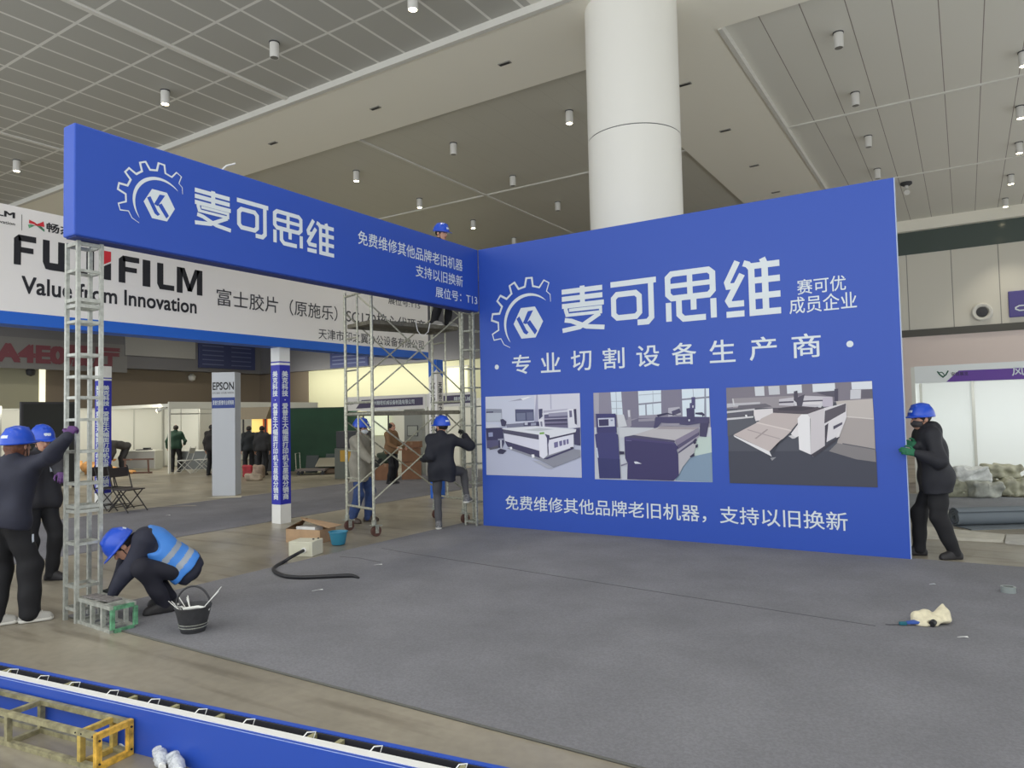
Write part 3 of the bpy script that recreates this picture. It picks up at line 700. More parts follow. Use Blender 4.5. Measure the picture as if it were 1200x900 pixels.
photo('machine_photo', 'printed photo of a dark blue router table with a control cabinet', (690, 450), 7.5, [
  ((150, 146, 162), [(40, 78), (1058, 38), (1090, 864), (55, 836)]),
  ((196, 200, 210), [(50, 380), (1075, 380), (1090, 864), (55, 836)]), ((128, 150, 172), [(830, 640), (1082, 600), (1090, 864), (760, 850)]), ((190, 206, 200), [(960, 470), (1078, 460), (1082, 600), (900, 640)]),
  ((126, 122, 142), [(286, 70), (434, 64), (440, 300), (300, 320)]), ((126, 122, 142), [(636, 56), (818, 48), (830, 280), (640, 280)]), ((170, 166, 178), [(45, 80), (90, 78), (90, 260), (50, 260)]), ((140, 136, 154), [(90, 78), (192, 74), (200, 260), (90, 262)]),
  ((214, 226, 236), [(192, 72), (286, 68), (300, 270), (205, 270)]), ((170, 178, 192), [(196, 150), (292, 148), (292, 154), (196, 156)]), ((170, 178, 192), [(200, 214), (294, 212), (294, 218), (200, 220)]), ((160, 170, 186), [(238, 70), (243, 70), (250, 270), (245, 270)]),
  ((216, 228, 238), [(434, 62), (636, 54), (640, 266), (444, 278)]), ((130, 132, 150), [(440, 172), (638, 154), (638, 166), (440, 186)]), ((140, 144, 162), [(497, 180), (509, 179), (512, 274), (500, 275)]), ((170, 178, 192), [(562, 60), (567, 60), (570, 160), (565, 160)]), ((170, 178, 192), [(440, 95), (636, 80), (636, 86), (440, 101)]), ((160, 170, 186), [(560, 170), (566, 170), (570, 268), (564, 268)]),
  ((216, 228, 238), [(818, 46), (1058, 38), (1064, 290), (826, 290)]), ((130, 132, 150), [(818, 130), (1060, 108), (1060, 122), (818, 144)]), ((140, 144, 162), [(1018, 40), (1030, 40), (1036, 290), (1016, 290)]), ((170, 178, 192), [(914, 42), (920, 42), (926, 130), (920, 130)]),
  ((108, 104, 128), [(355, 330), (440, 300), (600, 300), (600, 384), (370, 380)]), ((150, 146, 160), [(440, 310), (580, 300), (580, 324), (440, 330)]), ((150, 146, 160), [(340, 228), (372, 225), (378, 370), (350, 372)]), ((206, 206, 214), [(345, 230), (362, 230), (366, 290), (350, 290)]),
  ((180, 178, 190), [(700, 210), (800, 200), (815, 270), (700, 290)]), ((74, 70, 100), [(730, 240), (800, 214), (812, 250), (740, 280)]),
  ((206, 208, 214), [(250, 270), (310, 268), (340, 370), (262, 380)]), ((200, 202, 208), [(272, 384), (590, 386), (400, 450), (272, 480)]),
  ((70, 66, 104), [(590, 290), (870, 286), (1060, 290), (1062, 345), (980, 345), (870, 362), (640, 340), (600, 388), (572, 388)]), ((62, 58, 94), [(980, 345), (1058, 340), (1036, 466), (976, 460)]), ((48, 44, 78), [(600, 270), (690, 252), (800, 280), (690, 266), (610, 290)]), ((150, 146, 160), [(640, 345), (800, 345), (800, 372), (660, 368)]),
  ((62, 58, 98), [(860, 214), (930, 206), (934, 330), (866, 336)]), ((74, 70, 116), [(905, 116), (938, 114), (938, 220), (890, 220), (890, 168), (906, 166)]), ((48, 44, 78), [(936, 252), (1000, 248), (1024, 270), (1000, 290), (1000, 274), (940, 264)]), ((206, 206, 216), [(876, 312), (892, 310), (892, 326), (880, 328)]), ((206, 206, 216), [(912, 190), (924, 188), (924, 208), (914, 210)]),
  ((186, 182, 186), [(380, 452), (640, 372), (970, 380), (760, 496)]), ((160, 152, 158), [(640, 372), (970, 380), (960, 400), (600, 396)]), ((74, 70, 100), [(320, 462), (400, 448), (756, 494), (760, 512), (320, 470)]),
  ((132, 124, 146), [(756, 496), (970, 382), (974, 420), (780, 540)]), ((84, 78, 110), [(780, 540), (974, 420), (974, 448), (786, 574)]), ((160, 154, 170), [(786, 574), (968, 452), (966, 466), (788, 600)]), ((74, 70, 100), [(788, 598), (952, 478), (952, 500), (790, 616)]), ((180, 178, 184), [(788, 614), (950, 500), (930, 600), (828, 730), (790, 806)]),
  ((46, 42, 74), [(890, 636), (930, 604), (932, 632), (900, 646)]), ((46, 42, 74), [(940, 540), (962, 526), (962, 552), (944, 564)]), ((46, 42, 74), [(920, 500), (944, 474), (946, 520), (926, 530)]),
  ((56, 50, 98), [(316, 466), (752, 512), (790, 556), (776, 580), (790, 620), (796, 800), (748, 850), (342, 836), (346, 700), (324, 650)]), ((70, 62, 112), [(316, 466), (752, 512), (770, 530), (318, 488)]), ((214, 216, 226), [(400, 682), (424, 680), (470, 700), (412, 700)]), ((110, 106, 150), [(330, 492), (380, 496), (380, 501), (330, 498)]),
  ((56, 54, 108), [(66, 262), (240, 260), (250, 430), (76, 430)]), ((200, 204, 220), [(84, 300), (230, 296), (234, 372), (88, 378)]), ((52, 48, 92), [(92, 312), (178, 308), (180, 366), (96, 370)]), ((120, 124, 156), [(196, 314), (216, 312), (216, 324), (198, 326)]),
  ((58, 58, 114), [(58, 444), (90, 428), (240, 428), (262, 448), (284, 830), (98, 828), (82, 640)]), ((48, 50, 104), [(92, 650), (276, 660), (284, 830), (98, 828)]), ((196, 206, 226), [(70, 560), (80, 560), (92, 646), (82, 648)]),
  ((46, 42, 74), [(274, 590), (316, 592), (316, 616), (276, 620)]), ((120, 118, 140), [(286, 710), (350, 690), (350, 700), (290, 722)])])
photo('machine_photo', 'printed photo of a white cutter with a sloping feed table', (845, 440), 6.316, [
  ((76, 78, 90), [(38, 92), (1117, 40), (1160, 828), (66, 796)]),
  ((124, 118, 130), [(38, 92), (1117, 40), (1122, 180), (42, 250)]), ((206, 210, 216), [(248, 84), (318, 80), (322, 150), (254, 152)]), ((196, 198, 204), [(350, 80), (432, 76), (436, 140), (356, 144)]), ((216, 220, 226), [(486, 73), (596, 68), (600, 128), (490, 136)]), ((216, 220, 226), [(676, 64), (842, 56), (846, 112), (680, 124)]), ((216, 220, 226), [(964, 50), (1117, 42), (1119, 100), (968, 104)]), ((200, 200, 206), [(958, 106), (1036, 104), (1034, 172), (956, 176)]), ((96, 92, 104), [(1040, 108), (1119, 102), (1120, 166), (1038, 168)]),
  ((150, 144, 150), [(80, 170), (540, 150), (540, 240), (300, 240), (90, 240)]), ((190, 188, 194), [(44, 208), (290, 196), (290, 212), (44, 238)]), ((104, 100, 110), [(130, 222), (330, 208), (380, 230), (230, 246), (120, 250)]), ((196, 194, 198), [(44, 264), (250, 244), (250, 258), (44, 280)]), ((92, 90, 102), [(46, 284), (240, 264), (240, 292), (46, 314)]), ((204, 202, 206), [(44, 316), (240, 300), (240, 312), (44, 332)]), ((232, 232, 234), [(178, 292), (192, 290), (196, 306), (182, 306)]), ((206, 206, 210), [(84, 172), (92, 171), (102, 222), (92, 222)]),
  ((86, 88, 98), [(48, 330), (250, 314), (300, 350), (100, 430), (50, 450)]), ((62, 64, 78), [(56, 560), (1148, 560), (1160, 828), (66, 796)]),
  ((188, 180, 176), [(850, 190), (1122, 172), (1132, 322), (880, 310)]), ((166, 158, 156), [(900, 312), (1132, 320), (1142, 548), (860, 500)]), ((128, 124, 126), [(860, 500), (1142, 548), (1148, 640), (1000, 620), (800, 560)]), ((92, 90, 98), [(900, 500), (1140, 542), (1140, 550), (900, 508)]), ((206, 200, 196), [(930, 300), (1130, 318), (1130, 326), (930, 308)]),
  ((196, 192, 200), [(430, 176), (620, 150), (824, 158), (830, 214), (690, 236), (430, 220)]), ((76, 70, 88), [(430, 194), (760, 180), (760, 190), (430, 206)]), ((216, 212, 216), [(610, 196), (748, 190), (748, 216), (610, 214)]), ((188, 180, 194), [(752, 166), (826, 160), (828, 230), (756, 232)]), ((84, 80, 96), [(700, 124), (866, 112), (866, 160), (780, 150)]), ((70, 66, 86), [(840, 100), (866, 98), (866, 190), (840, 190)]),
  ((74, 70, 86), [(540, 118), (566, 112), (570, 160), (620, 140), (600, 230), (540, 238)]), ((206, 204, 210), [(536, 180), (560, 200), (566, 236), (544, 234)]), ((206, 204, 210), [(716, 230), (744, 198), (746, 232), (730, 244)]),
  ((82, 74, 84), [(386, 246), (560, 224), (770, 240), (640, 286), (386, 276)]), ((64, 58, 70), [(420, 244), (560, 230), (700, 240), (600, 262), (430, 258)]),
  ((222, 216, 218), [(244, 254), (384, 244), (386, 284), (296, 330), (258, 338), (244, 290)]),
  ((190, 178, 176), [(388, 276), (636, 288), (574, 344), (520, 408), (270, 350), (300, 318)]), ((196, 184, 182), [(270, 348), (522, 410), (360, 562), (96, 438)]), ((216, 206, 202), [(266, 344), (524, 404), (520, 412), (262, 352)]), ((160, 148, 148), [(340, 396), (352, 400), (262, 470), (250, 466)]), ((168, 156, 156), [(200, 398), (440, 466), (436, 472), (194, 404)]),
  ((230, 228, 230), [(94, 440), (360, 562), (378, 600), (100, 454)]), ((58, 60, 72), [(360, 562), (520, 430), (440, 480), (380, 590)]), ((150, 150, 156), [(366, 610), (410, 604), (380, 630)]),
  ((226, 222, 224), [(520, 430), (572, 360), (576, 448), (540, 468)]), ((206, 202, 204), [(500, 448), (530, 440), (556, 462), (530, 468)]),
  ((232, 230, 232), [(568, 318), (596, 288), (660, 286), (664, 584), (580, 548)]), ((204, 198, 202), [(640, 286), (770, 240), (770, 520), (684, 600), (664, 580), (664, 320)]), ((216, 212, 216), [(764, 240), (926, 204), (930, 310), (880, 440), (770, 500)]), ((86, 80, 90), [(770, 262), (926, 206), (922, 268), (766, 356)]), ((64, 58, 70), [(770, 372), (796, 352), (782, 494), (770, 500)]), ((222, 218, 220), [(852, 462), (872, 410), (880, 456)]),
  ((74, 70, 90), [(832, 376), (900, 344), (898, 362), (834, 400)]), ((60, 56, 68), [(664, 588), (880, 450), (876, 462), (690, 600)])])

# the header banner on the left
BL = 5.58
bn = thing('header_banner', 'long blue overhead banner box with white lettering at left of the stand', 'banner', (-0.09, -BL/2, 3.1))
bo = (-0.09, -BL/2, 3.1)
q = MB(bo); q.box2((-0.18, -BL, 3.09), (0.0, -0.004, 4.0)); q.build('printed_box', M_blue, bn, bevel=0.012)
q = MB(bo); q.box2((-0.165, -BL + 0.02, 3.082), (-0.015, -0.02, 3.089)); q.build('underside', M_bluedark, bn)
q = MB(bo); qb = MB(bo)
big_name(q, (0, 0, 0), Y3, Z3, ((-4.53, 3.40, -4.15, 3.755), (-4.08, 3.41, -3.71, 3.765), (-3.65, 3.40, -3.27, 3.755), (-3.21, 3.39, -2.82, 3.75)), 0.043)
q.build('company_name_lettering', M_white, bn)
q = MB(bo); gear_logo(q, qb, (0, 0, 0), Y3, Z3, -4.87, 3.50, 0.60)
q.build('gear_logo', M_white, bn); qb.build('logo_cutout', M_blue, bn)
q = MB(bo)
text_on(q, '免费维修其他品牌老旧机器', (0, 0, 0), Y3, Z3, (-2.44, 3.62, -0.39, 3.785), 0.005); q.build('slogan_lettering', M_white, bn); q = MB(bo)
text_on(q, '支持以旧换新', (0, 0, 0), Y3, Z3, (-1.41, 3.395, -0.39, 3.555), 0.005); q.build('slogan_lettering', M_white, bn); q = MB(bo)
text_on(q, '展位号：T13', (0, 0, 0), Y3, Z3, (-1.01, 3.18, -0.05, 3.325), 0.006)
q.build('booth_number_lettering', M_white, bn)
q = MB(bo); q.tube([(-0.1, -4.2, 4.0), (-0.09, -4.13, 4.08), (-0.06, -4.05, 4.12)], 0.008, 6); q.build('cable_tie', M_paint, bn)

# ------------------------------------------------------------------ aluminium trusses
def truss(root_loc, rz, side, levels, hgt, mats, root, tube=0.028, o=None):
    """square lattice mast built upright in the root's own frame"""
    hs = side/2 - tube/2
    for sx in (-1, 1):
        for sy in (-1, 1):
            q = MB(); q.box((sx*hs, sy*hs, hgt/2), (tube, tube, hgt))
            q.build('upright', mats[0], root)
    for z, w in levels:
        q = MB()
        for s_ in (-1, 1):
            q.box((0, s_*hs, z), (side - 2*tube, tube*0.7, w*.75)); q.box((s_*hs, 0, z), (tube*0.7, side - 2*tube, w*.75))
        q.build('cross_frame', mats[1], root)
tc_ = gz(97, 725)
tower = thing('truss_mast', 'tall square aluminium truss mast holding up the left end of the blue banner', 'truss', (tc_[0], tc_[1], 0), -1*D2R)
truss(None, 0, 0.21, [(0.10, .03), (0.28, .03), (0.62, .03), (0.88, .035), (0.915, .035), (1.10, .03), (1.36, .03), (1.62, .03), (1.80, .03), (1.97, .03), (2.15, .03), (2.42, .03), (2.55, .04), (2.60, .04), (2.84, .03), (3.06, .04)], 3.085, (M_alu, M_alu), tower)
t2 = thing('truss_mast', 'square aluminium truss mast standing at the corner beside the scaffold', 'truss', (-0.155, 0.02, 0))
truss(None, 0, 0.22, [(0.06 + 0.276*i, .025) for i in range(12)], 3.08, (M_dull, M_dull), t2, 0.026)
# short truss piece lying at the foot of the mast
r = thing('truss_piece', 'short grey truss piece with a green end lying at the foot of the left mast', 'truss', (0.14, -5.395, 0), -3*D2R)
L_, s_, t_ = 0.60, 0.20, 0.028
def hframe(q, x, w=t_):
    for z in (t_/2, 0.185): q.box((x, 0, z), (w, s_ - 2*t_, t_))
    for y in (-1, 1): q.box((x, y*(s_/2 - t_/2), 0.1), (w, t_, 0.2 - 2*t_))
for y in (-1, 1):
    for z in (t_/2 , 0.2 - t_/2):
        q = MB(); q.box((0, y*(s_/2 - t_/2), z), (L_ - 2*t_, t_, t_)); q.build('rail', M_alu, r)
for x in (-0.20, -0.03, 0.14):
    q = MB(); hframe(q, x); q.build('cross_frame', M_alu, r)
q = MB(); hframe(q, -L_/2 + t_/2); q.build('end_frame', M_alu, r)
q = MB(); hframe(q, L_/2 - t_/2); q.build('end_frame', M_green, r, label='green painted end frame')
q = MB(); q.box((-0.06, 0, 0.205), (0.36, 0.10, 0.012), rz=0.1); o = q.build('metal_offcut', mat('grey_offcut', (116, 112, 110), 0.6, var=0.2, scale=30), r)
# long truss lying in the foreground
A_ = gz(0, 795, .21)[:2]; B_ = gz(300, 862, .21)[:2]; dv = (B_ - A_)/np.linalg.norm(B_ - A_)
a0 = np.array([2.505, -6.60]); dirv = -dv; ang = math.atan2(dirv[1], dirv[0])
nv_ = np.array([-dv[1], dv[0]]); a0 = a0 + nv_*((A_ - a0) @ nv_ - .0925 - .012)
r = thing('truss_section', 'dirty long truss section with yellow end lying in the near left foreground', 'truss', (a0[0], a0[1], 0), ang)
LT, st, tt = 2.6, 0.185, 0.024
H_ = 0.165
for y in (-1, 1):
    for z in (tt/2, H_ - tt/2):
        q = MB(); q.box2((tt, y*(st/2 - tt/2) - tt/2, z - tt/2), (LT, y*(st/2 - tt/2) + tt/2, z + tt/2)); q.build('rail', M_olive, r)
def fr(x, m, nm='cross_frame', lab=None, w=tt):
    q = MB()
    for z in (tt/2, H_ - tt/2): q.box((x, 0, z), (w, st - 2*tt, tt))
    for y in (-1, 1): q.box((x, y*(st/2 - tt/2), H_/2), (w, tt + 0.002, H_ - 2*tt))
    q.build(nm, m, r, label=lab)
q = MB()
for y in (-1, 1):
    q.box((tt/2, y*(st/2 - tt/2), H_/2), (tt, tt + 0.003, H_ + 0.003))
for z in (tt/2, H_ - tt/2): q.box((tt/2, 0, z), (tt, st - 2*tt, tt + 0.003))
q.build('end_frame', M_yel, r, label='yellow painted end frame')
fr(0.125, mat('worn_olive_yellow', (172, 148, 76), .5, var=.2, scale=25), lab='worn yellow cross frame')
for x in (0.68, 1.24, 1.8, 2.4): fr(x, M_olive)
q = MB()
for (y, z) in ((-1, .03), (-1, .135), (1, .03), (1, .135)):
    q.cyl((-0.006, y*(st/2 - tt/2), z), (0.0, y*(st/2 - tt/2), z), 0.005, n=8)
for x in (0.03, 0.11, 0.15): q.cyl((x, st/2 + 0.003, H_ - 0.012), (x, st/2 - 0.0, H_ - 0.012), 0.004, n=8)
q.build('bolt', M_black, r)

# blue light-box lying in the foreground
A_ = gz(0, 795, .21)[:2]; B_ = gz(300, 862, .21)[:2]; dv = (B_ - A_)/np.linalg.norm(B_ - A_); ang = math.atan2(dv[1], dv[0])
mid = A_ + dv*1.2
lb_ = thing('lightbox_panel', 'long blue lightbox panel lying on its side across the near left foreground', 'sign', (mid[0], mid[1], 0), ang)
x0, x1, hb, dp = -2.4, 3.4, 0.21, 0.175     # local x along it, y away from the viewer
q = MB(); q.box2((x0, 0, 0), (x1, 0.006, hb)); q.box2((x0, 0.006, hb - 0.004), (x1, 0.026, hb)); q.build('front_skin', mat('blue_vinyl_shaded', (36, 74, 170), .4), lb_)  # same vinyl as the rear skin, painted darker for its facing
q = MB(); q.box2((x0, dp - 0.026, hb - 0.012), (x1, dp, hb - 0.006)); q.box2((x0, dp - 0.006, 0), (x1, dp, hb - 0.012)); q.build('rear_skin', M_blue, lb_)
q = MB(); q.box2((x0, 0.026, hb - 0.02), (x1, 0.070, hb + 0.003)); q.build('white_edge_strip', M_paint, lb_)
q = MB(); q.box2((x0, 0.007, 0.0), (x1, dp - 0.007, 0.006)); q.build('inner_back', mat('gap_shade', (40, 40, 46), 0.8), lb_)  # painted dark for the shade inside the open box
q = MB(); q.box2((x0, dp - 0.036, 0.006), (x1, dp - 0.0265, hb - 0.010)); q.box2((x0, 0.071, 0.006), (x1, 0.075, hb - 0.02)); q.build('gap_shade_lining', mat('gap_shade', (40, 40, 46), 0.8), lb_)  # dark sheets added so the open gap reads as shaded
q = MB(); q.tube([(x0, 0.006, hb - 0.0005), (x1, 0.006, hb - 0.0005)], 0.0022, 6); q.build('front_seam', mat('pale_blue_seam', (150, 166, 214), 0.5), lb_)
for x in (-1.9, -1.35, -0.8, -0.3, 0.0, 0.3, 0.85, 1.0, 1.6, 2.2, 2.8):
    q = MB(); q.box2((x - 0.012, 0.076, hb - 0.030), (x + 0.012, dp - 0.037, hb - 0.012)); q.build('inner_rib', mat('timber_rib', (150, 146, 110), 0.7), lb_)
for k, x in enumerate((-1.75, -1.25, -0.98, -0.72, -0.42, -0.12, 0.2, 0.5, 0.85, 1.2, 1.6)):
    q = MB(); y0_ = 0.062
    q.tube([(x, y0_, hb + 0.003), (x + 0.012, y0_ + 0.012, hb + 0.02), (x + 0.03, y0_ + 0.045, hb + 0.012), (x + 0.02, y0_ + 0.04, hb - 0.02), (x - 0.004, y0_ + 0.008, hb - 0.0)], 0.0028, 6)
    q.build('cable_tie', M_paint, lb_)

# ------------------------------------------------------------------ neighbouring stand with the white header
M_bluestripe = mat('bright_blue_stripe', (26, 96, 196), 0.5)
M_hdr = mat('header_white', (232, 229, 225), 0.5)
FX = -2.9
fo = (FX - 0.15, -2.0, 2.7)
fj = thing('stand_header', 'long white overhead header sign with black lettering behind the blue banner', 'sign', fo)
q = MB(fo); q.box2((FX - 0.3, -7.6, 2.84), (FX, 2.38, 4.02)); q.build('white_box', M_hdr, fj)
q = MB(fo); q.box2((FX - 0.3, -7.6, 2.70), (FX + 0.001, 2.38, 2.84)); q.build('blue_stripe', M_bluestripe, fj)
# black wordmark, block letters with a red flag on the J/I
q = MB(fo); O_ = (FX, 0, 0)
def pl(pts, e=0.003):
    q.face([(FX + e, y, z) for y, z in pts])
def seg(y0, y1, zb, zt, parts):
    for p in parts: pl([(y0 + a*(y1 - y0), zb + c*(zt - zb)) for a, c in p])
def base_z(y): return (3.37 + (3.31 - 3.37)*(y + 4.7)/2.2, 3.71 + (3.655 - 3.71)*(y + 4.7)/2.2)
LET = {'F': [[(0, 0), (.32, 0), (.32, .66), (.32, .9), (.2, 1), (0, .86)], [(.2, .8), (1, .8), (1, 1), (.2, 1)], [(.3, .42), (.88, .42), (.88, .6), (.3, .6)]],
       'U': [[(0, .25), (.3, .25), (.3, 1), (0, 1)], [(.68, .25), (1, .25), (1, 1), (.68, 1)], [(0, .25), (.12, .02), (.3, 0), (.3, .25)], [(.3, 0), (1, 0), (1, .25), (.3, .25)]],
       'J': [[(.55, .2), (1, .2), (1, 1), (.55, 1)], [(0, 0), (.8, 0), (1, .2), (0, .2)]],
       'i': [[(0, 0), (1, 0), (1, .62), (0, .45)]],
       'I': [[(0, 0), (1, 0), (1, 1), (0, 1)]],
       'L': [[(0, .2), (.36, .2), (.36, 1), (0, 1)], [(0, .2), (.15, 0), (1, 0), (1, .2)]],
       'M': [[(0, 0), (.22, 0), (.22, 1), (0, 1)], [(.78, 0), (1, 0), (1, 1), (.78, 1)], [(.1, 1), (.3, 1), (.6, .1), (.42, .1)], [(.7, 1), (.9, 1), (.58, .1), (.4, .1)]]}
ys = [(16, 42, 'F'), (50, 76, 'U'), (90, 110, 'J'), (120, 130, 'i'), (139, 163, 'F'), (167, 176, 'I'), (184, 204, 'L'), (207, 237, 'M')]
for p0, p1, ch in ys:
    y0 = gx(p0, 300, FX)[1]; y1 = gx(p1, 320, FX)[1]; zb, zt = base_z((y0 + y1)/2); seg(y0, y1, zb, zt, LET[ch])
q.build('wordmark_lettering', M_ink, fj)
q = MB(fo); y0 = gx(120, 300, FX)[1]; y1 = gx(130, 300, FX)[1]
pl([(y0, 3.52), (y1, 3.58), (y1, 3.70), (y0, 3.70)]); q.build('red_flag_mark', M_red, fj)
q = MB(fo); text_on(q, 'Value from Innovation', (FX, 0, 0), Y3, Z3, (-4.73, 3.055, -2.59, 3.255), 0.018); q.build('motto_lettering', M_ink, fj)
q = MB(fo)
text_on(q, '富士胶片（原施乐）SC170核心代理商', (FX, 0, 0), Y3, Z3, (-2.28, 3.21, 2.3, 3.46), 0.004); q.build('product_lettering', mat('dark_grey_print', (66, 66, 70), 0.5), fj); q = MB(fo)
text_on(q, '天津市印之翼办公设备有限公司', (FX, 0, 0), Y3, Z3, (-0.42, 2.885, 2.24, 3.06), 0.004); q.build('company_lettering', mat('dark_grey_print', (66, 66, 70), 0.5), fj); q = MB(fo)
text_on(q, '展位号:T15', (FX, 0, 0), Y3, Z3, (1.25, 3.66, 2.15, 3.78), 0.004)
q.build('booth_number_lettering', mat('dark_grey_print', (66, 66, 70), 0.5), fj)
q = MB(fo)
text_on(q, 'FUJIFILM', (FX, 0, 0), Y3, Z3, (-5.35, 3.86, -4.80, 3.945), 0.03); q.build('small_wordmark', M_ink, fj); q = MB(fo); text_on(q, 'Value from Innovation', (FX, 0, 0), Y3, Z3, (-5.35, 3.80, -4.80, 3.835), 0.01)
q.build('small_motto', M_ink, fj); q = MB(fo); pl([(-4.735, 3.76), (-4.73, 3.76), (-4.73, 3.94), (-4.735, 3.94)]); q.build('divider_line', M_ink, fj); q = MB(fo); text_on(q, '畅杰', (FX, 0, 0), Y3, Z3, (-4.48, 3.80, -4.19, 3.91), 0.02); q.build('small_logo_lettering', M_ink, fj)
q = MB(fo); pl([(-4.66, 3.90), (-4.60, 3.88), (-4.56, 3.855), (-4.66, 3.86)]); pl([(-4.51, 3.91), (-4.57, 3.87), (-4.61, 3.845), (-4.50, 3.85)]); q.build('red_logo_mark', M_red, fj)
q = MB(fo); pl([(-4.66, 3.80), (-4.60, 3.845), (-4.64, 3.85), (-4.67, 3.84)]); pl([(-4.50, 3.79), (-4.58, 3.845), (-4.54, 3.85), (-4.50, 3.82)]); q.build('green_logo_mark', M_green, fj)

M_royal = mat('royal_blue_print', (40, 44, 168), 0.5)
def lettered_post(cx, cy, w, h, label, body, rz=0.0, faces=('E', 'S')):
    r = thing('header_post', label, 'post', (cx, cy, 0), rz, 'blue and white lettered header posts')
    q = MB(); q.box2((-w/2, -w/2, 0), (w/2, w/2, 0.29)); q.build('foot', M_paint, r)
    q = MB(); q.box2((-w/2, -w/2, 0.29), (w/2, w/2, h - 0.27)); q.build('blue_shaft', M_royal, r)
    q = MB(); q.box2((-w/2, -w/2, h - 0.27), (w/2, w/2, h)); q.build('head', M_paint, r)
    q = MB(); q.box2((-w/2 - .001, -w/2 - .001, h - 0.235), (w/2 + .001, w/2 + .001, h - 0.215)); q.build('blue_band', M_royal, r)
    q = MB(); col_ = '\n'.join(body)
    text_on(q, col_, (w/2, 0, 0), Y3, Z3, (-w*.3, 0.36, w*.3, h - 0.36), 0.03, align='CENTER', line=1.0); q.build('lettering', M_white, r); q = MB()
    text_on(q, col_, (0, -w/2, 0), X3, Z3, (-w*.3, 0.36, w*.3, h - 0.36), 0.03, align='CENTER', line=1.0)
    q.build('lettering', M_white, r)
    return r
BODY = '美克科技·爱普生大幅面打印机五星级分销商'
lettered_post(-3.05, -1.06, 0.2, 2.70, 'royal blue post with white vertical lettering in front of the dark green screen', BODY)
lettered_post(-7.75, -1.30, 0.2, 2.66, 'royal blue lettered post seen just right of the truss mast, behind black folding chairs', BODY)
# corner post of the white header, blue and white
r = thing('corner_post', 'white corner post with black vertical lettering and bright blue ends, seen through the scaffold', 'post', (-2.82, 2.5, 0))
w = 0.2
q = MB(); q.box2((-w/2, -w/2, 0), (w/2, w/2, 2.69)); q.build('white_shaft', M_hdr, r)
q = MB(); e = w/2 + 0.002
q.face([(e, -w/2, 0), (e, w/2, 0), (e, w/2, .52), (e, -w/2, .36)]); q.face([(-w/2, -e, 0), (w/2, -e, 0), (w/2, -e, .36), (-w/2, -e, .52)])
q.build('blue_foot', M_bluestripe, r); q = MB()
q.face([(e, -w/2, 2.5), (e, w/2, 2.34), (e, w/2, 2.69), (e, -w/2, 2.69)]); q.face([(-w/2, -e, 2.34), (w/2, -e, 2.5), (w/2, -e, 2.69), (-w/2, -e, 2.69)])
q.build('blue_head', M_bluestripe, r)
q = MB()
text_on(q, '\n'.join('天津市印之翼办公设备有限公司'), (w/2, 0, 0), Y3, Z3, (-w*.3, .6, w*.3, 2.25), 0.02, align='CENTER'); q.build('lettering', M_ink, r); q = MB()
text_on(q, '\n'.join('富士胶片原施乐核心代理商'), (0, -w/2, 0), X3, Z3, (-w*.3, .6, w*.3, 2.25), 0.02, align='CENTER')
q.build('lettering', M_ink, r)

# white pillar with black wordmark, across the aisle
r = thing('white_sign_pillar', 'broad white sign pillar with black wordmark and small blue strip across the aisle', 'sign', (-7.48, 1.09, 0), 0)
ea = np.array([-7.69, 0.955]); eb = np.array([-7.28, 1.20]); ec = np.array([-7.13, 1.305])
ew = 0.50; ed = 0.30; M_pil = mat('pale_pillar', (196, 200, 206), 0.5)
u_ = (eb - ea)/np.linalg.norm(eb - ea); r.rotation_euler = (0, 0, math.atan2(u_[1], u_[0])); cc = (ea + eb)/2; r.location = (cc[0] + 0.0, cc[1], 0)
q = MB(); q.box2((-ew/2, 0, 0), (ew/2, ed, 2.63)); q.build('pillar_body', M_pil, r)
q = MB(); text_on(q, 'EPSON', (0, 0, 0), X3, Z3, (-ew*.46, 2.25, ew*.46, 2.42), 0.02); q.build('wordmark_lettering', M_ink, r); q = MB(); text_on(q, 'EXCEED YOUR VISION', (0, 0, 0), X3, Z3, (-ew*.46, 2.17, ew*.46, 2.205)); q.build('motto_lettering', M_ink, r)
q = MB(); q.face([(-ew/2, -.002, 1.86), (ew/2, -.002, 1.86), (ew/2, -.002, 2.09), (-ew/2, -.002, 2.09)]); q.build('blue_strip', mat('navy_print', (44, 66, 140), 0.5), r)
q = MB(); text_on(q, '爱普生影像专业经销商', (0, 0, 0), X3, Z3, (-ew*.46, 1.93, ew*.46, 2.03), 0.01, eps=.004); q.build('strip_lettering', M_white, r)
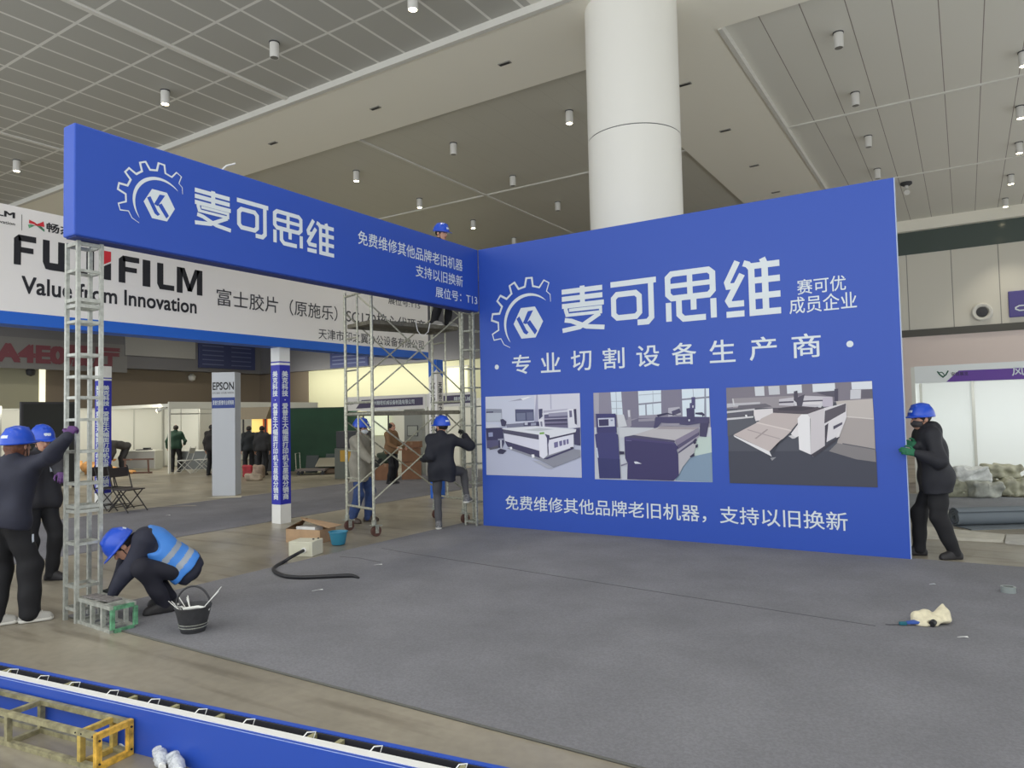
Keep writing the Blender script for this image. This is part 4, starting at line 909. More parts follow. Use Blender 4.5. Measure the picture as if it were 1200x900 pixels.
# ------------------------------------------------------------------ scaffold on castors
M_pipe = mat('scaffold_pipe', (176, 176, 160), 0.4, 0.5, var=0.15, scale=30)
M_plank = mat('scaffold_deck', (104, 100, 86), 0.7, var=0.15, scale=20)
M_rust = mat('rust_red_castor', (84, 54, 46), 0.7)
sc = thing('rolling_scaffold', 'tall pale pipe scaffold on castors standing beneath the right end of the blue banner', 'scaffold', (-0.96, -0.555, 0), 73.7*D2R)
hl, hw = 0.75, 0.37
for sx in (-1, 1):
    for sy in (-1, 1):
        q = MB(); q.tube([(sx*hl, sy*hw, 0.2), (sx*hl, sy*hw, 3.38)], 0.021, 12)
        q.tube([(sx*hl, sy*hw, 1.66), (sx*hl, sy*hw, 1.76)], 0.026, 12); q.build('post', M_pipe, sc, True)
        ca = MB(); ca.cyl((sx*hl, sy*hw, 0.155), (sx*hl, sy*hw, 0.22), 0.032, n=14); ca.box((sx*hl, sy*hw, 0.152), (0.09, 0.09, 0.012))
        dx = 0.03
        for k in (-1, 1): ca.box((sx*hl + dx, sy*hw + k*0.032, 0.1), (0.05, 0.006, 0.11))
        ca.box((sx*hl + dx + 0.05, sy*hw, 0.14), (0.07, 0.03, 0.012))
        cc_ = ca.build('castor', M_dull, sc)
        wq = MB(); wq.cyl((sx*hl + dx, sy*hw - 0.022, 0.07), (sx*hl + dx, sy*hw + 0.022, 0.07), 0.07, n=24); wq.build('wheel', M_rust, cc_, True)
    for zb, zt in ((0.36, 1.64), (1.80, 3.32)):
        q = MB(); x = sx*hl
        q.tube([(x, -hw, zt), (x, hw, zt)], 0.017, 10); q.tube([(x, -hw, zb), (x, hw, zb)], 0.017, 10)
        q.tube([(x, 0.02, zb), (x, 0.02, zt)], 0.014, 10)
        for t in (0.3, 0.6): q.tube([(x, 0.02, zb + (zt - zb)*t), (x, hw, zb + (zt - zb)*t)], 0.012, 8)
        q.tube([(x, -hw, zt - 0.25), (x, 0.02, zt - 0.02)], 0.010, 8)
        q.build('ladder_frame', M_pipe, sc, True)
for sy in (-1, 1):
    for z0, z1 in ((0.5, 1.55), (1.95, 3.1)):
        for d in (-1, 1):
            q = MB(); q.tube([(-d*hl, sy*(hw + 0.022 + 0.006*d), z0), (d*hl, sy*(hw + 0.022 + 0.006*d), z1)], 0.011, 8)
            for e in (-1, 1): q.cyl((e*hl, sy*hw, z0 if e == -d else z1), (e*hl, sy*(hw + 0.035), z0 if e == -d else z1), 0.012, n=8)
            q.build('cross_brace', M_pipe, sc, True)
for z in (1.66, 2.91):
    q = MB()
    q.box((0, 0, z), (2*hl - 0.05, 2*hw - 0.06, 0.02))
    for y in (-1, 1): q.box((0, y*(hw - 0.035), z - 0.022), (2*hl - 0.05, 0.03, 0.05))
    for x in (-1, 1): q.box((x*(hl - 0.03), 0, z - 0.022), (0.03, 2*hw - 0.08, 0.05))
    q.build('platform', M_plank, sc)
q = MB(); q.tube([(-0.05, -hw - .01, 2.95), (-0.02, -hw - .02, 2.80), (0.06, -hw - .02, 2.72), (0.16, -hw - .02, 2.80), (0.2, -hw - .01, 2.93)], 0.006, 6)
o = q.build('rope', M_paint, sc)
o = MB(); o.box((-0.45, -0.1, 1.685), (0.5, 0.3, 0.01), rz=0.2); o.box((-0.3, 0.02, 1.70), (0.3, 0.22, 0.012), rz=-0.3)
ob_ = o.build('white_sheet', M_paint); ob_.parent = None
ob_.location = sc.location; ob_.rotation_euler = sc.rotation_euler
tag(ob_, 'crumpled white sheets lying on the lower scaffold platform', 'sheet')

# ------------------------------------------------------------------ things on the floor near the viewer
# black bucket with cable ties
bp = gz(212, 745); bz = thing('rubber_bucket', 'black rubber bucket with a hoop handle on the edge of the grey carpet', 'bucket', (bp[0], bp[1] + 0.10, 0.008))
M_rub = mat('black_rubber', (52, 52, 54), 0.6, var=0.1, scale=20)
q = MB(); q.lathe([(0.0, 0.0), (0.085, 0.0), (0.092, 0.02), (0.097, 0.03), (0.094, 0.035), (0.10, 0.05), (0.097, 0.055), (0.128, 0.175), (0.134, 0.19), (0.128, 0.192), (0.121, 0.18), (0.088, 0.02), (0.0, 0.018)], n=40, cap=False); q.build('bucket_body', M_rub, bz, True)
q = MB(); ha = 32.5*D2R; hx, hy = math.cos(ha), math.sin(ha)
q.tube([(0.13*math.cos(t)*hx, 0.13*math.cos(t)*hy, 0.18 + 0.155*math.sin(t)) for t in np.linspace(0, math.pi, 24)], 0.0075, 10); q.build('handle', M_rub, bz, True)
q = MB(); q.tube([(0.098*math.cos(t), 0.098*math.sin(t), 0.042) for t in np.linspace(0, 2*math.pi, 40)[:-1]], 0.004, 6, closed=True)
q.tube([(0.104*math.cos(t), 0.104*math.sin(t), 0.064) for t in np.linspace(0, 2*math.pi, 40)[:-1]], 0.003, 6, closed=True); q.build('pale_rib', M_dull, bz, True)
M_tie = mat('white_nylon', (226, 226, 220), 0.5)
rs = random.Random(5); tie = None
bl = np.array([bz.location[0], bz.location[1], bz.location[2]])
for k in range(12):
    a = 212.5*D2R + rs.uniform(-.9, .9); tip = np.array([0.10*math.cos(a), 0.10*math.sin(a), 0.17]); out = np.array([math.cos(a)*rs.uniform(.05, .08), math.sin(a)*rs.uniform(.05, .08), rs.uniform(.02, .07)])
    st_ = np.array([rs.uniform(-.05, .03), rs.uniform(-.05, .03), .10])
    q = MB(bl + st_); q.bar(bl + st_, bl + tip, 0.006, 0.003); q.bar(bl + tip, bl + tip + out, 0.006, 0.003)
    o = q.build('cable_tie', M_tie); tag(o, 'white cable tie in the bunch poking over the left rim of the black bucket', 'cable tie', 'cable ties in the bucket')
for k, (t0, t1, lb) in enumerate((((.0, .02, .10), (.20, .10, .33), 'upper of two long white strips sticking out right from the bucket'), ((.03, -.02, .10), (.225, .06, .31), 'lower of two long white strips sticking out right from the bucket'))):
    q = MB(bl + np.array(t0)); q.bar(bl + np.array(t0), bl + np.array(t1), 0.008, 0.004); o = q.build('white_strip', M_tie); tag(o, lb, 'strip')
q = MB(bl); q.tube([bl + (-0.06, -0.04, .165), bl + (0.03, 0.02, .178), bl + (0.11, 0.06, .165)], 0.012, 8); o = q.build('plastic_tube', M_tie, None, True); tag(o, 'short white tube lying across inside the black bucket', 'tube')

# white electrical box with its black hose
ep = gz(347, 652)
eb_ = thing('electrical_box', 'small white electrical box on the carpet corner with a black hose in its side', 'box', (-0.68, -2.66, 0.0), 20*D2R)
q = MB(); q.box((0, 0, 0.085), (0.30, 0.26, 0.17)); q.build('casing', mat('ivory_metal', (206, 204, 184), 0.45), eb_, bevel=0.006)
q = MB(); q.box((0, -0.132, 0.08), (0.24, 0.006, 0.12)); q.build('cover_plate', mat('ivory_metal', (206, 204, 184), 0.45), eb_, bevel=0.002)
q = MB(); q.cyl((0.05, -0.13, 0.075), (0.05, -0.155, 0.075), 0.03, n=16)
q.build('cable_gland', M_paint, eb_)
q = MB(); q.cyl((0.08, 0.03, 0.17), (0.08, 0.03, 0.182), 0.012, n=10); q.cyl((0.11, 0.09, 0.17), (0.11, 0.09, 0.182), 0.012, n=10); q.build('knob', M_black, eb_)
hp = [gz(347, 648, .075), gz(341, 653, .05), gz(333, 658, .02), gz(324, 663, .02), gz(320.5, 667, .028), gz(324, 671, .028), gz(334, 675, .028), gz(350, 676.5, .028), gz(370, 676, .028), gz(392, 675, .028), gz(412, 674.5, .028), gz(421, 677, .018)]
hp[0] = np.array([-0.68 + 0.05*math.cos(.349) + .155*math.sin(.349), -2.66 + .05*math.sin(.349) - .155*math.cos(.349), 0.075])
P_ = []
for i in range(len(hp) - 1):
    p0, p1, p2, p3 = hp[max(i - 1, 0)], hp[i], hp[i + 1], hp[min(i + 2, len(hp) - 1)]
    for t in np.linspace(0, 1, 6)[:-1]: P_.append(0.5*((2*p1) + (-p0 + p2)*t + (2*p0 - 5*p1 + 4*p2 - p3)*t*t + (-p0 + 3*p1 - 3*p2 + p3)*t**3))
P_.append(hp[-1])
q = MB(); n_ = len(P_); q.tube(P_, [0.019*(1 if i < n_ - 6 else 0.35 + 0.65*(n_ - 1 - i)/6) for i in range(n_)], 10); o = q.build('black_hose', M_black, None, True); tag(o, 'black corrugated hose curling from the white box across the grey carpet', 'hose')
# open cardboard box
cb = thing('cardboard_box', 'open cardboard box with a raised lid, behind the white electrical box', 'box', (-1.36, -1.98, 0), 12*D2R)
M_cardin = mat('cardboard_inside', (150, 116, 84), 0.85)
q = MB(); W_, Dp, Hh, th = 0.52, 0.34, 0.17, 0.006
for y in (-1, 1): q.box((0, y*Dp/2, Hh/2), (W_, th, Hh))
for x in (-1, 1): q.box((x*W_/2, 0, Hh/2), (th, Dp, Hh))
q.box((0, 0, th/2), (W_, Dp, th)); q.build('box_body', M_card, cb)
q = MB(); q.prism([(-W_/2 - .03, Dp/2, Hh + .10), (W_/2 + .1, Dp/2, Hh + .02), (W_/2 + .12, -Dp/2 + .02, Hh + .025), (-W_/2 + .16, -Dp/2 + .1, Hh + .11)], (0, 0, .006)); q.build('lid_flap', M_card, cb)
q = MB(); q.prism([(-W_/2, -Dp/2, Hh), (-W_/2, Dp/2, Hh), (-W_/2 + .1, Dp/2 - .02, Hh + .10), (-W_/2 + .14, -Dp/2 + .06, Hh + .08)], (0.004, 0, .004)); q.build('side_flap', M_cardin, cb)
pk = MB((0, 0, 0)); pk.box((0.0, -0.03, Hh - 0.01), (0.30, 0.16, 0.07), rz=-.05)
pk_o = pk.build('white_package', M_paint); pk_o.location = cb.location; pk_o.rotation_euler = cb.rotation_euler; tag(pk_o, 'white package lying inside the open cardboard box', 'package')
# teal basin
tp = gz(395, 640)
q = MB(); q.lathe([(0.0, 0), (0.078, 0), (0.085, 0.01), (0.112, 0.15), (0.124, 0.156), (0.122, 0.162), (0.108, 0.158), (0.08, 0.012), (0, 0.01)], n=32, cap=False)
o = q.build('basin', mat('teal_plastic', (52, 128, 156), 0.4), None, True); o.location = (tp[0] - .05, tp[1] + .07, 0.008); tag(o, 'teal blue plastic basin beside the cardboard box', 'basin')
# adhesive tape roll
tp = gz(1182, 696)
r = thing('tape_roll', 'roll of silver adhesive tape lying on the carpet at far right', 'tape', (tp[0], tp[1] + .03, 0.008))
q = MB(); q.lathe([(0.038, 0), (0.055, 0), (0.055, 0.048), (0.038, 0.048), (0.038, 0)], n=36, cap=False); q.build('tape', mat('silver_tape', (136, 144, 142), 0.35), r, True)
q = MB(); q.lathe([(0.035, 0.001), (0.038, 0.001), (0.038, 0.047), (0.035, 0.047), (0.035, 0.001)], n=36, cap=False); q.build('core', mat('grey_core', (120, 124, 122), .6), r, True)
# crumpled canvas pouch with tool
tp = gz(1093, 736)
cv = thing('canvas_pouch', 'crumpled cream canvas pouch lying on the grey carpet at right', 'pouch', (tp[0], tp[1] + .09, 0.008), YAW)
s = SDF(0.006)
s.ell((0, 0, .035), (.125, .085, .035), k=.03); s.ell((.06, .02, .06), (.06, .05, .035), k=.03); s.cap((.06, .02, .06), (.105, .05, .125), .035, .008, k=.03)
s.cap((-.12, .0, .03), (.0, .05, .07), .028, .03, k=.03); s.cap((-.13, -.03, .012), (-.02, -.06, .015), .018, .02, k=.02)
s.ell((-.055, -.085, .03), (.045, .03, .016), k=.012, op='s'); s.noise(.010, 40, 3); s.cut((0, 0, .001), (0, 0, -1))
sdf_obj('pouch', s, mat('cream_canvas', (214, 206, 178), 0.85, var=.05, scale=30), cv)
q = MB(); q.cyl((-.06, -.085, .02), (-.03, -.06, .03), .022, n=16); q.build('dark_opening', M_black, cv)
r = thing('pocket_knife', 'blue and teal handled tool poking out left of the cream pouch', 'tool', tuple(np.array([tp[0], tp[1] + .09, .008]) + np.append(RD*(-.19) - DD*.02, 0)), YAW)
q = MB(); q.prism([(-.02, -.022, .012), (.085, -.035, .012), (.085, .02, .02), (-.02, .0, .012)], (0, 0, .018)); q.build('handle', mat('tool_blue', (50, 84, 160), 0.5), r, bevel=.004)
q = MB(); q.prism([(-.07, -.018, .004), (-.02, -.022, .004), (-.02, .002, .004), (-.07, .002, .004)], (0, 0, .024)); q.build('grip', mat('tool_teal', (24, 96, 110), 0.5), r, bevel=.004)
q = MB(); q.bar((-.07, -.006, .006), (-.16, .012, .004), .004, .003); q.build('cord', M_black, r)
# scraps on the carpet
def scrap(label, px, py, w, d, rz, c=(224, 224, 220), z=.008, nm='paper_scrap'):
    p = gz(px, py, z); o_ = MB((p[0], p[1], z)); ca, sa = math.cos(rz), math.sin(rz)
    pts = [(-w/2, -d/2, .001), (w*.1, -d*.6, .006), (w/2, -d*.3, .002), (w*.45, d/2, .007), (-w*.2, d*.4, .002)]
    o_.prism([(p[0] + x*ca - y*sa, p[1] + x*sa + y*ca, z + h) for x, y, h in pts], (0, 0, .002))
    o = o_.build(nm, mat('scrap_%d_%d_%d' % c, c, .6)); tag(o, label, 'scrap')
scrap('small white paper scrap right of the cream pouch', 1128, 747, .07, .014, .3)
scrap('tiny clear plastic scrap above the cream pouch', 1092, 685, .06, .03, .4, (176, 178, 184))
scrap('thin white offcut on the carpet right of the black hose', 443, 662, .09, .012, .7)
scrap('thin white offcut near the carpet edge behind the black hose end', 372, 692, .10, .012, .9)
scrap('small white scrap on the aisle carpet behind the crouching worker', 197, 604, .07, .02, .6, z=.006)
scrap('long pale offcut strip along the aisle carpet edge by the white pillar', 262, 583, .75, .22, .62, (206, 200, 180), z=.006)
scrap('pale strip of waste on the aisle carpet edge behind black chairs', 190, 594, 1.3, .05, .62, (168, 160, 146), z=.006)
# clear plastic bottles
M_pet = mat('clear_plastic', (236, 240, 244), 0.12, spec=.6, bump=.9, bscale=90, alpha=None); M_pet.node_tree.nodes['Principled BSDF'].inputs['Transmission Weight'].default_value = .35
def bottle(label, px, py, rz, s_):
    p = gz(px, py, .03); r = thing('plastic_bottle', label, 'bottle', (p[0], p[1], 0.0), rz, 'crushed clear plastic bottles')
    s = SDF(0.004)
    s.cap((-.075*s_, 0, .034), (.02*s_, 0, .036), .033, .033, k=.01); s.cap((.02*s_, 0, .034), (.075*s_, 0, .03), .031, .014, k=.015)
    for x in (-.05, -.02, .01): s.ell((x*s_, .01, .036), (.004, .05, .05), k=.012, op='s')
    s.noise(.0025, 130, 2); sdf_obj('bottle_body', s, M_pet, r)
    q = MB(); q.cyl((.075*s_, 0, .03), (.098*s_, 0, .03), .0155, n=18); q.build('cap', M_paint, r, True)
bottle('crushed clear plastic bottle nearer the yellow truss end, beside the blue lightbox', 189, 889, -.5, 1.0)
bottle('crushed clear plastic bottle with white cap, right one of two by the blue lightbox', 207, 896, -.35, .9)
p = gz(150, 876); s = SDF(.006); s.ell((p[0], p[1], .015), (.07, .03, .02)); s.cap((p[0] - .02, p[1], .015), (p[0] - .005, p[1] + .015, .065), .02, .006, k=.03); s.noise(.006, 50, 1); s.cut((0, 0, .002), (0, 0, -1))
o = sdf_obj('plastic_bag', s, mat('white_film', (216, 220, 222), .4), None, o=(p[0], p[1], 0)); tag(o, 'scrap of white plastic bag crumpled behind the yellow truss end', 'bag')
p = gz(108, 862); s = SDF(.006); s.ell((p[0], p[1], .012), (.09, .025, .014)); s.noise(.006, 60, 4); s.cut((0, 0, .002), (0, 0, -1))
o = sdf_obj('plastic_bag', s, mat('white_film', (216, 220, 222), .4), None, o=(p[0], p[1], 0)); tag(o, 'flattened clear plastic lying inside the long truss section', 'bag')

# ------------------------------------------------------------------ folding chairs
def folding_chair(label, group, m_frame, m_seat, loc, rz, src=None):
    if src is not None:
        r = copy_tree(src); r.location = loc; r.rotation_euler = (0, 0, rz); r['label'] = label; return r
    r = thing('folding_chair', label, 'chair', loc, rz, group)
    w = .2
    q = MB(); q.box((0, .02, .40), (.38, .36, .02)); q.build('seat', m_seat, r, bevel=.006)
    q = MB(); q.box((0, -.235, .70), (.38, .016, .17), R=np.array([[1, 0, 0], [0, .97, -.24], [0, .24, .97]])); q.build('backrest', m_seat, r, bevel=.006)
    for sx in (-1, 1):
        q = MB(); q.tube([(sx*w, .24, .011), (sx*w, -.13, .40), (sx*w, -.26, .80), (sx*(w - .03), -.265, .82)], .011, 8); q.build('front_leg', m_frame, r, True)
        q = MB(); q.tube([(sx*(w - .025), -.26, .011), (sx*(w - .025), .16, .40)], .010, 8); q.build('rear_leg', m_frame, r, True)
    q = MB(); q.tube([(-w, .16, .10), (w, .16, .10)], .008, 8); q.build('stretcher', m_frame, r, True)
    q = MB(); q.tube([(-w + .03, -.18, .085), (w - .03, -.18, .085)], .008, 8); q.build('stretcher', m_frame, r, True)
    return r
M_chb = mat('black_chair_metal', (40, 38, 40), .45, .3); M_chs = mat('black_chair_plastic', (46, 40, 42), .5)
ch_dir = math.atan2(RD[1]*.9 - DD[1]*.35, RD[0]*.9 - DD[0]*.35) - math.pi/2
ps = [gz(150, 600), gz(122, 602), gz(96, 606)]
c1 = folding_chair('black folding chair right of the lettered blue post, seat towards the aisle', 'black folding chairs behind the mast', M_chb, M_chs, (ps[0][0], ps[0][1], .006), ch_dir)
folding_chair('black folding chair directly in front of the lettered blue post behind the mast', None, None, None, (ps[1][0] - .30, ps[1][1] + .35, .006), ch_dir + .15, c1)
folding_chair('black folding chair seen through the truss mast, left of the other two', None, None, None, (ps[2][0] - .55, ps[2][1] + .75, .006), ch_dir - .1, c1)
M_chw = mat('white_chair_metal', (206, 206, 200), .4); wl = math.atan2(-RD[1], -RD[0]) - math.pi/2
pw = [gz(226, 553), gz(244, 552)]
c2 = folding_chair('white folding chair at the far desk, left one of the pair', 'white folding chairs', M_chw, M_chw, (pw[0][0] + .35, pw[0][1] - .5, 0), wl)
folding_chair('white folding chair at the far desk, beside the white sign pillar', None, None, None, (pw[1][0] + .35, pw[1][1] - .45, 0), wl + .1, c2)

# ------------------------------------------------------------------ far left: white shell-scheme stands
M_post = mat('aluminium_booth_post', (190, 190, 182), .4, .3)
def panel_wall(name, label, p0, p1, h, npan, group=None, m=None):
    p0 = np.array(p0, float); p1 = np.array(p1, float); d = p1 - p0; L = np.linalg.norm(d); a = math.atan2(d[1], d[0])
    r = thing(name, label, 'partition', (p0[0], p0[1], 0), a, group)
    for k in range(npan):
        q = MB(); q.box2((L*k/npan + .025, -.008, .05), (L*(k + 1)/npan - .025, .008, h - .05)); q.build('panel', m or M_panelw, r)
    for k in range(npan + 1):
        q = MB(); q.box((L*k/npan, 0, h/2), (.045, .045, h)); q.build('post', M_post, r)
    q = MB(); q.box2((0.024, -.02, h - .05), (L - .024, .02, h)); q.box2((0.024, -.02, .01), (L - .024, .02, .05)); q.build('rail', M_post, r)
    return r
G_ = 'white shell-scheme partitions'
HB = 2.1
panel_wall('white_partition', 'long white panel back wall of the far left stands, behind the bending person', (-18.5, 1.2), (-18.5, 6.4), HB, 5, G_)
panel_wall('white_partition', 'white panel side wall between the two far stands, left of the person in green', (-18.45, 6.45), (-16.4, 6.45), HB, 2, G_)
panel_wall('white_partition', 'white panel back wall behind the person in green and the white chairs', (-18.5, 6.5), (-18.5, 12.5), HB, 6, G_)
panel_wall('white_partition', 'white panel wall at the left picture edge behind the two standing workers', (-15.5, -4.5), (-15.5, 0.1), HB, 4, G_)
bf = thing('shell_stand', 'slim white open front frame of the far stand, left of the white sign pillar', 'stand frame', (-15.0, 4.5, 0))
q = MB(); q.box((0, 0, HB/2 + .06), (.06, .06, HB + .12)); q.build('post', M_panelw, bf)
q = MB(); q.box2((-.03, .03, HB - .1), (.03, 6, HB + .12)); q.box2((-3.4, -.03, HB - .04), (-.03, .03, HB + .06)); q.build('fascia_beam', M_panelw, bf)
q = MB(); q.box2((-.02, .03, HB - .28), (.02, 6, HB - .24)); q.build('rail', M_post, bf)
def spot(label, x, y, z, tx, ty):
    r = thing('booth_spotlight', label, 'spotlight', (x, y, z), math.atan2(ty - y, tx - x), 'booth spotlights')
    q = MB(); q.cyl((0, 0, 0), (.12, 0, -.06), .05, .07, n=16); q.build('lamp_head', M_paint, r, True)
    q = MB(); q.cyl((.121, 0, -.0605), (.125, 0, -.0625), .062, n=16); q.build('lens', M_lamp_on, r)
    q = MB(); q.bar((-.02, 0, 0), (-.14, 0, .06), .02); q.build('arm', M_post, r)
spot('small glowing spotlight on the far stand frame left of the person in green', -15.2, 4.36, 2.0, -16.5, 3)
spot('small glowing spotlight on the partition at the far left picture edge', -15.3, -2.2, 2.0, -14, -3.5)
spot('small glowing spotlight behind the truss mast on the far partition', -18.33, 3.2, 2.03, -16.5, 2.4)
# desks
def desk(label, p, rz, w, d, h, m):
    r = thing('reception_desk', label, 'desk', (p[0], p[1], 0), rz, 'far lobby desks')
    q = MB(); q.box2((-w/2, -d/2, .02), (-w/2 + .03, d/2, h - .03)); q.box2((w/2 - .03, -d/2, .02), (w/2, d/2, h - .03)); q.build('side_panel', mat('desk_side', (168, 168, 158), .5), r)
    q = MB(); q.box2((-w/2 + .031, -d/2 + .01, .06), (w/2 - .031, -d/2 + .03, h - .03)); q.build('front_panel', m, r)
    q = MB(); q.box2((-w/2 - .01, -d/2 - .01, h - .029), (w/2 + .01, d/2 + .01, h)); q.build('desk_top', M_panelw, r)
    return r
dk = math.atan2(RD[1], RD[0])
desk('grey counter desk against the far white panels, right of the bending person', (-17.6, 5.2), dk, 1.0, .5, .66, M_grey)
desk('white topped desk behind the white folding chairs', (-15.0, 5.75), dk, 1.5, .5, .66, mat('desk_front', (116, 120, 120), .6))
tp = gz(176, 524); 
r = thing('desk_tray', 'small dark tray on the grey counter desk', 'tray', (-17.6, 5.2, .66), dk)
q = MB(); q.box((0, 0, .015), (.42, .3, .03)); q.build('tray', M_dark, r)
q = MB(); q.box((0.1, 0, .055), (.2, .14, .05)); q.build('box', M_black, r)
r = thing('desk_carton', 'small olive carton on the white topped desk', 'box', (-14.65, 5.95, .66), dk)
q = MB(); q.box((0, 0, .08), (.42, .25, .16)); q.build('carton', mat('olive_carton', (120, 112, 78), .8), r, bevel=.005)
q = MB(); q.box((0, 0, .163), (.38, .22, .006)); q.build('pale_lid', M_panelw, r)
# waste heap and lying table frame
p = np.array([-16.9, 3.5]); s = SDF(.025)
s.ell((p[0], p[1], .1), (.55, .35, .16), k=.1); s.ell((p[0] - .3, p[1] - .2, .2), (.35, .3, .18), k=.1); s.ell((p[0] + .5, p[1] + .35, .05), (.4, .2, .1), k=.1); s.noise(.05, 11, 6); s.cut((0, 0, .002), (0, 0, -1))
o = sdf_obj('packing_heap', s, mat('orange_packing', (190, 140, 84), .8, var=.25, scale=3), None, o=(p[0], p[1], 0)); tag(o, 'low heap of tan packing waste on the far floor beside the grey counter', 'waste')
p = np.array([-18.0, 1.2]); s = SDF(.025); s.ell((p[0] + .6, p[1] + .4, .18), (.3, .25, .2), k=.1); s.noise(.04, 9, 2); s.cut((0, 0, .002), (0, 0, -1))
o = sdf_obj('plastic_sack', s, mat('pale_sack', (186, 180, 158), .7), None, o=(p[0] + .6, p[1] + .4, 0)); tag(o, 'pale plastic sack beside the bending person on the far floor', 'sack')
p = gz(188, 549)
r = thing('overturned_table', 'dark brown table frame lying on its side in front of the grey counter', 'table', (-16.1, 4.15, 0), dk)
mb_ = mat('dark_brown_wood', (84, 56, 44), .6)
q = MB(); q.box((0, 0, .44), (.95, .05, .05)); q.build('rail', mb_, r)
for x in (-.42, .30): 
    q = MB(); q.bar((x, 0, .415), (x + .1, -.15, .0), .05); q.build('leg', mb_, r)
q = MB(); q.box((.03, -.1, .03), (.9, .05, .05)); q.build('rail', mb_, r)
# dark panel standing for the doorway behind the mast
r = thing('doorway_panel', 'dark panel standing for a doorway behind the truss mast', 'screen', (-13.2, 0.2, 0), math.pi/2)
q = MB(); q.box2((-.55, -.03, .05), (.6, .03, 2.1)); q.build('panel', mat('dark_panel', (44, 46, 44), .6), r)
q = MB(); q.box2((-.6, -.04, .0), (-.55, .04, 2.15)); q.box2((.6, -.04, 0), (.65, .04, 2.15)); q.box2((-.55, -.04, 2.1), (.6, .04, 2.15)); q.build('frame', M_dark, r)

# lettering and boards on the upper left wall
U0 = XL + 0.8
def wall_board(label, pts, m, lines=None, name='wall_board'):
    (xa, ya), (xb, yb) = pts
    P0 = gx(xa, ya, U0); P1 = gx(xb, yb, U0); y0, y1 = sorted((P0[1], P1[1])); z0, z1 = sorted((P0[2], P1[2]))
    r = thing(name, label, 'board', (U0, (y0 + y1)/2, z0))
    o_ = (U0, (y0 + y1)/2, z0)
    q = MB(o_); q.box2((U0, y0, z0), (U0 + .08, y1, z1)); q.build('board', m, r)
    if lines:
        q = MB(o_)
        for k in range(lines[0]):
            for j in range(lines[1]):
                a = y0 + (y1 - y0)*(j + .12)/lines[1]; c = y0 + (y1 - y0)*(j + .85)/lines[1]; zz = z1 - (z1 - z0)*(k + .6)/(lines[0] + .3)
                q.face([(U0 + .084, a, zz), (U0 + .084, c, zz), (U0 + .084, c, zz + .06), (U0 + .084, a, zz + .06)])
        q.build('printed_rules', mat('pale_rule', lines[2], .6), r)
    return r
wall_board('pale board with three columns high on the grey bulkhead left of the blue one', ((146, 391), (228, 421)), mat('pale_board', (150, 150, 150), .5), None)
wall_board('dark blue timetable board high on the grey bulkhead, above the white pillar', ((232, 402), (298, 434)), mat('dark_blue_board', (52, 60, 104), .5), (5, 2, (96, 104, 140)))
r = thing('hall_sign', 'dull red hall number lettering high on the grey bulkhead at far left', 'sign', (U0, 7, 6))
P0 = gx(-6, 412, U0); P1 = gx(140, 412, U0); zz = P0[2]
q = MB((U0, 7, 6)); text_on(q, 'A4E0展厅', (U0, 0, 0), Y3, Z3, (P0[1], zz - .55, P1[1], zz + .55), .05, eps=.06); q.build('lettering', mat('dull_red_letters', (116, 62, 74), .5), r)
q = MB((U0, 7, 6)); q.box2((U0, P0[1] - .5, zz - .75), (U0 + .03, P1[1] + .4, zz + .75)); q.build('backing', mat('pale_backing', (122, 122, 124), .5), r)
# board on the back wall near the scaffold
P0 = gy(388, 432, YB - .5); P1 = gy(432, 410, YB - .5)
r = thing('wall_board', 'dark blue board on the far back bulkhead just left of the scaffold top', 'board', ((P0[0] + P1[0])/2, YB - .5, P0[2]))
o_ = ((P0[0] + P1[0])/2, YB - .5, P0[2]); q = MB(o_); q.box2((P0[0], YB - .58, P0[2]), (P1[0], YB - .5, P1[2])); q.build('board', mat('dark_blue_board', (52, 60, 104), .5), r)
q = MB(o_)
for k in range(4): q.face([(P0[0] + .2, YB - .585, P0[2] + .2 + .22*k), (P1[0] - .2, YB - .585, P0[2] + .2 + .22*k), (P1[0] - .2, YB - .585, P0[2] + .27 + .22*k), (P0[0] + .2, YB - .585, P0[2] + .27 + .22*k)])
q.build('printed_rules', mat('pale_rule', (96, 104, 140), .6), r)
for px, py, lb in ((36, 434, 'small dark wall camera on the pale wall at far left'), (225, 441, 'small white wall camera on the brown wall above the far stands')):
    P0 = gx(px, py, XL + .1)
    r = thing('wall_camera', lb, 'camera', tuple(P0), 0)
    q = MB(); q.lathe([(.001, -.3), (.18, -.22), (.22, 0), (.1, .1)], n=16, cap=False); q.build('dome', M_dark if px < 100 else M_paint, r, True)
    q = MB(); q.box2((-.1, -.06, .05), (.1, .06, .15)); q.build('bracket', M_dull, r)

# ------------------------------------------------------------------ middle distance, left of the scaffold
GA = np.array([-11.40, 5.75]); GB = np.array([-9.47, 6.99]); gd_ = GB - GA; ga = math.atan2(gd_[1], gd_[0]); GL = np.linalg.norm(gd_)
r = thing('green_screen', 'tall dark green fabric screen behind the royal blue lettered post', 'screen', (GA[0], GA[1], 0), ga)
q = MB(); q.box2((0, 0, .04), (GL, .06, 1.9)); q.build('fabric', mat('dark_green_fabric', (34, 66, 46), .8, var=.1, scale=1.5), r)
q = MB(); q.box2((-.03, -.01, 0), (0, .07, 1.93)); q.box2((GL, -.01, 0), (GL + .03, .07, 1.93)); q.box2((0, -.005, 1.9), (GL, .065, 1.93)); q.build('frame', mat('dark_green_frame', (42, 60, 48), .5), r)
def mid(px, py): return gz(px, py)
kp = mid(300, 556)
r = thing('beige_canopy', 'beige kiosk canopy with sloping sides between the white pillar and the green screen', 'canopy', (-12.2, 5.3, 0), ga)
q = MB(); q.prism([(-.55, 0, 1.98), (.62, 0, 1.98), (.5, 0, 1.62), (-.25, 0, 1.62)], (0, .9, 0)); q.build('canopy', mat('beige_canopy_cloth', (166, 152, 128), .7), r)
